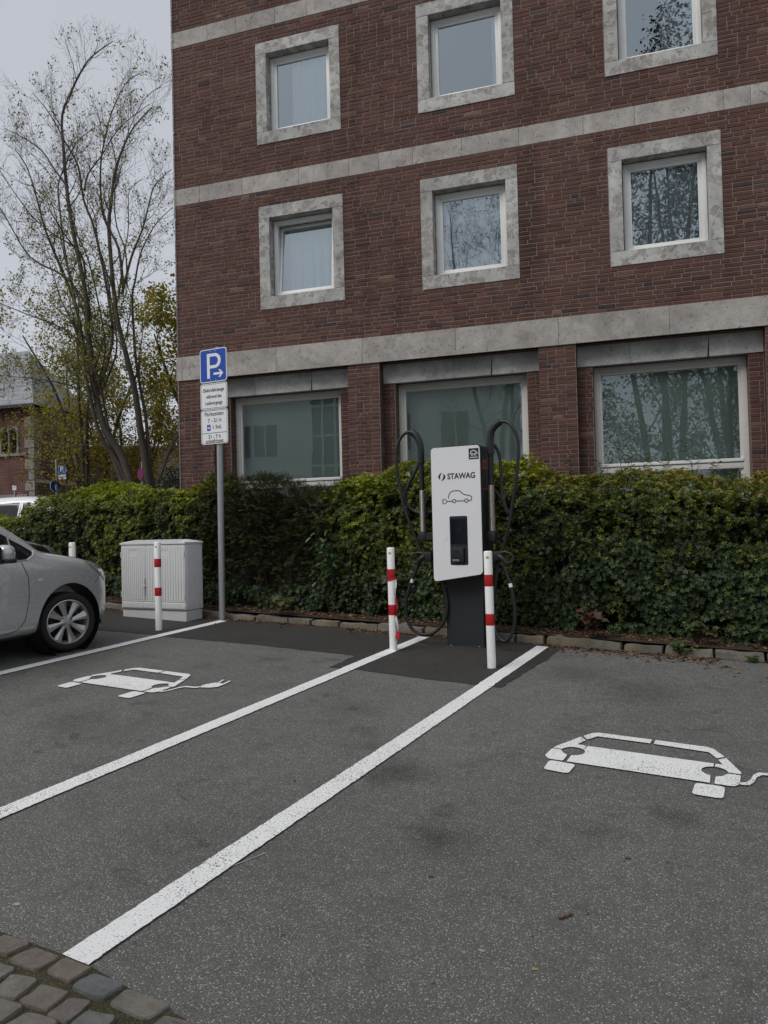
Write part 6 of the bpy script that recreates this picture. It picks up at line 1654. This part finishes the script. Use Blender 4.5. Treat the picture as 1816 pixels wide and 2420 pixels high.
# local: front wall along -X at y=0, side wall along +Y at x=0
LF, LS = 7.0, 3.3
zE, zS, zP_ = 6.86 - GZ, 4.74 - GZ, 3.72 - GZ
m = MB()
AR = [(-2.14 + .405*k) for k in range(4)]             # arch centres along the front wall
rA, zspr = .155, 5.62 - GZ
holes = []
for a in AR: holes.append([(a - rA, zS + .05), (a + rA, zS + .05)] + [(a + rA*math.cos(R(q)), zspr + rA*math.sin(R(q))) for q in range(0, 181, 18)])
def wall_with_holes(outer, holes, y, depth):
    vs = [Vector(p) for p in outer]; ed = [(i, (i+1) % len(outer)) for i in range(len(outer))]
    for h in holes: b = len(vs); vs += [Vector(p) for p in h]; ed += [(b+i, b+(i+1) % len(h)) for i in range(len(h))]
    r = geometry.delaunay_2d_cdt(vs, ed, [], 1, 1e-6); fs = []
    for f in r[2]:
        ct = sum((r[0][i] for i in f), Vector((0, 0)))/len(f)
        if not any(min(p[0] for p in h) < ct.x < max(p[0] for p in h) and min(p[1] for p in h) < ct.y < max(p[1] for p in h) and (ct.y < zspr or math.dist(ct, (sum(p[0] for p in h[:2])/2, zspr)) < rA) for h in holes): fs.append(tuple(f))
    mm = MB(); mm.add([(p.x, y, p.y) for p in r[0]], fs)
    for h in holes: n = len(h); mm.add([(x, y, z) for x, z in h] + [(x, y + depth, z) for x, z in h], [(k, n+k, n+(k+1) % n, (k+1) % n) for k in range(n)])
    return mm
m = wall_with_holes([(-LF, -1.5), (0, -1.5), (0, zE), (-LF, zE)], holes, 0.0, .30)
m.add([(-LF, .31, -1.5), (0, .31, -1.5), (0, .31, zE), (-LF, .31, zE)], [(3, 2, 1, 0)]); m.build('front_wall', MAT['old_brick'], gate)
Rz = Matrix.Rotation(R(90), 4, 'Z')
m = MB(); m.prism([(0, -1.5), (LS, -1.5), (LS, zE), (0, zE)], 0, .3, M=Rz @ Matrix.Rotation(R(90), 4, 'X')); m.v = [(x - .301, y, z) for x, y, z in m.v]
m.v = [(x if x > -.2 else x, y, z) for x, y, z in m.v]; side = m.build('side_wall', MAT['old_brick'], gate)
m = MB(); m.add([(.30, -.35, zE - .25), (-LF, -.35, zE - .25), (-LF, LS/2, zE + 2.4), (-LS/2 + .1, LS/2, zE + 2.4), (.30, LS + .3, zE - .25), (-LF, LS + .3, zE - .25)], [(1, 0, 3, 2), (2, 3, 4, 5), (0, 4, 3)])
m.build('roof', MAT['slate'], gate)
m = MB(); m.box((-LF, -.40, zE - .34), (.28, -.28, zE - .22)); m.build('gutter', MAT['iron'], gate)
for k in range(16):
    z0 = -1.2 + k*.42 + .02
    if z0 + .4 > zE - .3: break
    w1, w2 = (.42, .26) if k % 2 else (.26, .42)
    m = MB(); m.box((-w1, -.03, z0), (.03, w2, z0 + .40), .02); m.build('quoin', MAT['quoin'], gate)
m = MB(); m.box((-LF, -.09, zS - .06), (-.3, .1, zS + .05)); m.build('sill_band', MAT['quoin'], gate)
for k, a in enumerate(AR):
    m = MB(); n = 14
    for q in range(n):
        a0, a1 = math.pi*q/n, math.pi*(q+1)/n
        vs_ = [(a + r_*math.cos(t_), y_, zspr + r_*math.sin(t_)) for y_ in (-.03, .1) for (r_, t_) in ((rA, a0), (rA + .085, a0), (rA + .085, a1), (rA, a1))]
        m.add(vs_, [(0,1,2,3), (4,7,6,5), (1,5,6,2), (0,3,7,4)])
    m.build('arch', MAT['quoin'], gate)
    m = MB(); m.box((a - rA, .24, zS), (a + rA, .26, zspr + rA)); w_ = m.build('window', MAT['dark_glass'], gate)
    m = MB()
    for q in (-.08, 0, .08): m.box((a + q - .006, .22, zS), (a + q + .006, .235, zspr + .12))
    for z in (zS + .25, zS + .5, zS + .75): m.box((a - rA, .22, z), (a + rA, .235, z + .012))
    m.build('glazing_bars', MAT['iron'], w_)
for a in [AR[0] - .2] + [x + .2025 for x in AR]:
    m = MB(); m.lathe([(.075, 0), (.075, .06), (.05, .09), (.045, .75), (.06, .80), (.085, .87), (.085, .93)], 14, Matrix.Translation((a, -.02, zS + .05))); m.build('column', MAT['quoin'], gate, auto=40)
m = MB(); m.box((-.05, .03, zP_ - .12), (.06, LS, zP_ + .02)); m.build('string_course', MAT['iron'] if False else MAT['lintel'], gate)
m = MB(); m.box((-LF, -.06, 3.0 - GZ), (-.3, .1, 3.16 - GZ)); m.build('plinth_band', MAT['quoin'], gate)
for (y0, z0, y1, z1) in ((1.35, 4.75, 1.95, 5.0), (1.5, 6.25, 2.0, 6.55), (1.4, 4.3, 1.8, 4.62)):
    m = MB(); m.box((-.02, y0, z0 - GZ), (.012, y1, z1 - GZ)); m.build('putlog_opening', MAT['iron'], gate)
# iron wall anchors
for a, z in ((-.55, 6.25), (-1.4, 6.2), (-2.3, 6.15)):
    m = MB(); m.tube([(a, -.02, z - .2 - GZ), (a, -.03, z + .2 - GZ)], .02, 6); m.tube([(a - .08, -.03, z - .16 - GZ), (a + .05, -.03, z - .2 - GZ)], .018, 6); m.build('wall_anchor', MAT['iron'], gate)
# rubble foot of the side wall, stone by stone
random.seed(99)
m = MB(); m.box((-.02, .02, 2.4 - GZ), (.02, LS, zP_ - .12)); rub = m.build('rubble_base', MAT['rubble_joint'], gate)
def rubble(parent, horiz, lo, hi, z0, z1, face):
    z = z0
    while z < z1 - .06:
        h = random.uniform(.11, .19); y = lo - random.uniform(0, .1)
        while y < hi:
            w_ = random.uniform(.16, .36); a, b = max(lo, y) + .008, min(hi, y + w_) - .008
            if b - a > .05:
                vs_, fs_ = rough_block((face - .01, a, z + .008), (face + .045, b, min(z + h, z1) - .008), 1, 1, 1, .02, random.random()*50, .05) if horiz == 'y' else rough_block((a, face - .045, z + .008), (b, face + .01, min(z + h, z1) - .008), 1, 1, 1, .02, random.random()*50, .05)
                mm = MB(); mm.add(vs_, fs_); mm.build('rubble_stone', MAT['rubble'], parent, auto=40)
            y += w_
        z += h
rubble(rub, 'y', .03, LS, 2.9 - GZ, zP_ - .13, .03)
# garden wall running to the right behind the trees
wx, wy = away(-12.72, 33.05); WZ = gz(wx, wy)
gw = thing('garden_wall', 'pale jointed old brick garden wall running from the gatehouse behind the maple', 'wall', (wx, wy, WZ), YAW + R(8))
m = MB(); m.box((.0, 0, 3.35 - WZ), (9, .35, 5.2 - WZ)); m.build('brickwork', MAT['wall_brick'], gw)
m = MB(); m.box((0, -.04, 5.2 - WZ), (9, .40, 5.32 - WZ), .02); m.build('coping', MAT['quoin'], gw)
m = MB(); m.box((0, 0.004, -1), (9, .34, 3.348 - WZ)); rub = m.build('rubble_base', MAT['rubble_joint'], gw)
rubble(rub, 'x', .02, 3.4, 2.9 - WZ, 3.34 - WZ, 0.0)

def bg_post(xc, yc, top, label):
    x, y = away(xc, yc); z = gz(x, y); root = thing('street_sign_post', label, 'sign', (x, y, z), YAW)
    m = MB(); m.tube([(0, 0, -.1), (0, 0, top - z)], .038, 10); m.build('pole', MAT['pole'], root, auto=40); return root, z
MAT['sign_red'] = plain('sign_red', (0.45, 0.01, 0.015), .4)
p, z = bg_post(-11.48, 27.0, 4.18, 'far grey post with a small blue parking sign and a round blue footpath sign')
pl = plate('parking_sign', rrect(.27, .30, .02, 4, .20, 3.80 - z), .0, -.008, MAT['sign_white'], p)
plate('blue_field', rrect(.25, .28, .015, 4, .20, 3.80 - z), -.0085, -.0095, MAT['sign_blue'], pl)
letters("P", .23, .185, -.0105, 3.82 - z, MAT['sign_white'], pl, .003); letters("→", .12, .24, -.0105, 3.73 - z, MAT['sign_white'], pl, .002)
pl = plate('plate', rrect(.27, .15, .015, 4, .20, 3.56 - z), .0, -.008, MAT['sign_white'], p); m = MB(); m.box((.11, -.0095, 3.545 - z), (.29, -.0085, 3.575 - z)); m.build('print', MAT['ink'], pl)
m = MB(); m.lathe([(.23, 0), (.23, .008)], 32, Matrix.Translation((-.02, -.05, 3.24 - z)) @ Matrix.Rotation(R(62), 4, 'Z') @ Matrix.Rotation(R(90), 4, 'X')); rs = m.build('footpath_sign', MAT['sign_white'], p)
m = MB(); m.lathe([(.21, .0085), (.21, .0095)], 32, Matrix.Translation((-.02, -.05, 3.24 - z)) @ Matrix.Rotation(R(62), 4, 'Z') @ Matrix.Rotation(R(90), 4, 'X')); m.build('blue_field', MAT['sign_blue'], rs)
m = MB(); Mr = Matrix.Translation((-.02, -.05, 3.24 - z)) @ Matrix.Rotation(R(62), 4, 'Z')
m.tube([Mr @ Vector((0, -.011, -.14)), Mr @ Vector((-.01, -.011, .05))], .028, 6); m.tube([Mr @ Vector((.05, -.011, -.14)), Mr @ Vector((.0, -.011, .02))], .02, 6); m.lathe([(.03, 0), (.03, .002)], 12, Mr @ Matrix.Translation((0, -.01, .11)) @ Matrix.Rotation(R(90), 4, 'X')); m.build('walking_figure', MAT['sign_white'], rs)
p, z = bg_post(-8.15, 26.0, 3.95, 'far post with a round red and blue no stopping sign among the tree stems')
Mr = Matrix.Translation((-.05, -.05, 3.52 - z)) @ Matrix.Rotation(R(-48), 4, 'Z') @ Matrix.Rotation(R(90), 4, 'X')
m = MB(); m.lathe([(.21, 0), (.21, .008)], 32, Mr); ns_ = m.build('no_stopping_sign', MAT['sign_red'], p)
m = MB(); m.lathe([(.165, .0085), (.165, .0095)], 32, Mr); m.build('blue_field', MAT['sign_blue'], ns_)
m = MB()
for a in (45, 135): m.box((-.165, -.022, .0097), (.165, .022, .0105), M=Mr @ Matrix.Rotation(R(a), 4, 'Z'))
m.build('red_cross', MAT['sign_red'], ns_)
p, z = bg_post(-12.95, 27.0, 3.26, 'small white sign on a short post before the gatehouse wall')
pl = plate('plate', rrect(.14, .17, .02, 4, 0, 3.22 - z), -.04, -.048, MAT['sign_white'], p);
m = MB(); m.box((-.03, -.050, 3.22 - z), (.03, -.0485, 3.235 - z)); m.build('print', MAT['ink'], pl)

# ------------------------------------------------------------------ across the street, behind the photographer: mirrored in the panes
def opposite(X, d): return (BLOC[0] + X*cb + d*sb, BLOC[1] + X*sb - d*cb)
ox, oy = opposite(-9.5, 25.0); OZ = gz(ox, oy)
wb = thing('white_office_building', 'white rendered building across the street, mirrored in the lower panes', 'building', (ox, oy, OZ), BYAW)
H_ = 12.8
m = MB(); m.box((-13, -9, -1), (8.9, 0, H_)); m.build('wall', MAT['render_white'], wb); m = MB(); m.box((-13.3, -9.3, H_), (9.2, .3, H_ + .25)); m.build('roof', MAT['slate'], wb)
for fl in range(4):
    for X in (-14.6, -12.98, -5.6, -2.6, 6.8, 9.0):
        if X in (9.0, 6.8): continue
        z0 = 2.3 + 3.1*fl; x0 = X + 9.5
        m = MB(); frame_ring(m, x0 - .78, x0 + .78, z0, z0 + 1.9, .09, -.05, .03, 0); m.box((x0 - .04, -.04, z0), (x0 + .04, .028, z0 + 1.9)); w_ = m.build('window', MAT['frame'], wb)
        m = MB(); m.box((x0 - .7, -.02, z0 + .08), (x0 + .7, .005, z0 + 1.82)); m.build('pane', MAT['dark_glass'], w_)
m = MB()
for x in (-.8, -.15, .55, 1.3): m.box((x - .05, -.02, .2), (x + .05, .08, H_ - .4))
for z in np.arange(.2, H_ - .3, 1.55): m.box((-.84, -.02, z), (1.34, .078, z + .12))
w_ = m.build('stair_glazing', MAT['frame'], wb); m = MB(); m.box((-.8, -.01, .2), (1.3, .02, H_ - .4)); m.build('pane', MAT['dark_glass'], w_)
for i, (X, d, h, lab) in enumerate(((7.0, 17.5, 20.5, 'tall bare tree behind the camera, mirrored in the right panes'), (9.6, 20.0, 21.0, 'bare tree behind the camera at right, mirrored in the upper right pane'), (0.6, 21.0, 16.5, 'leafy tree behind the camera, mirrored in the middle panes'))):
    tx, ty = opposite(X, d); big = i < 2
    simple_tree('street_tree', lab, (tx, ty, gz(tx, ty)), h, 90 + i, MAT['evergreen'], .9 if big else 1.0, 4 if big else 8, .12 if big else .065, 4.0 if big else 2.6, 4, .14, (17, 7, 6) if big else (13, 7, 5), (3.0, 1.5, .8), .10, 'trees across the street', t0=.15 if big else .35)
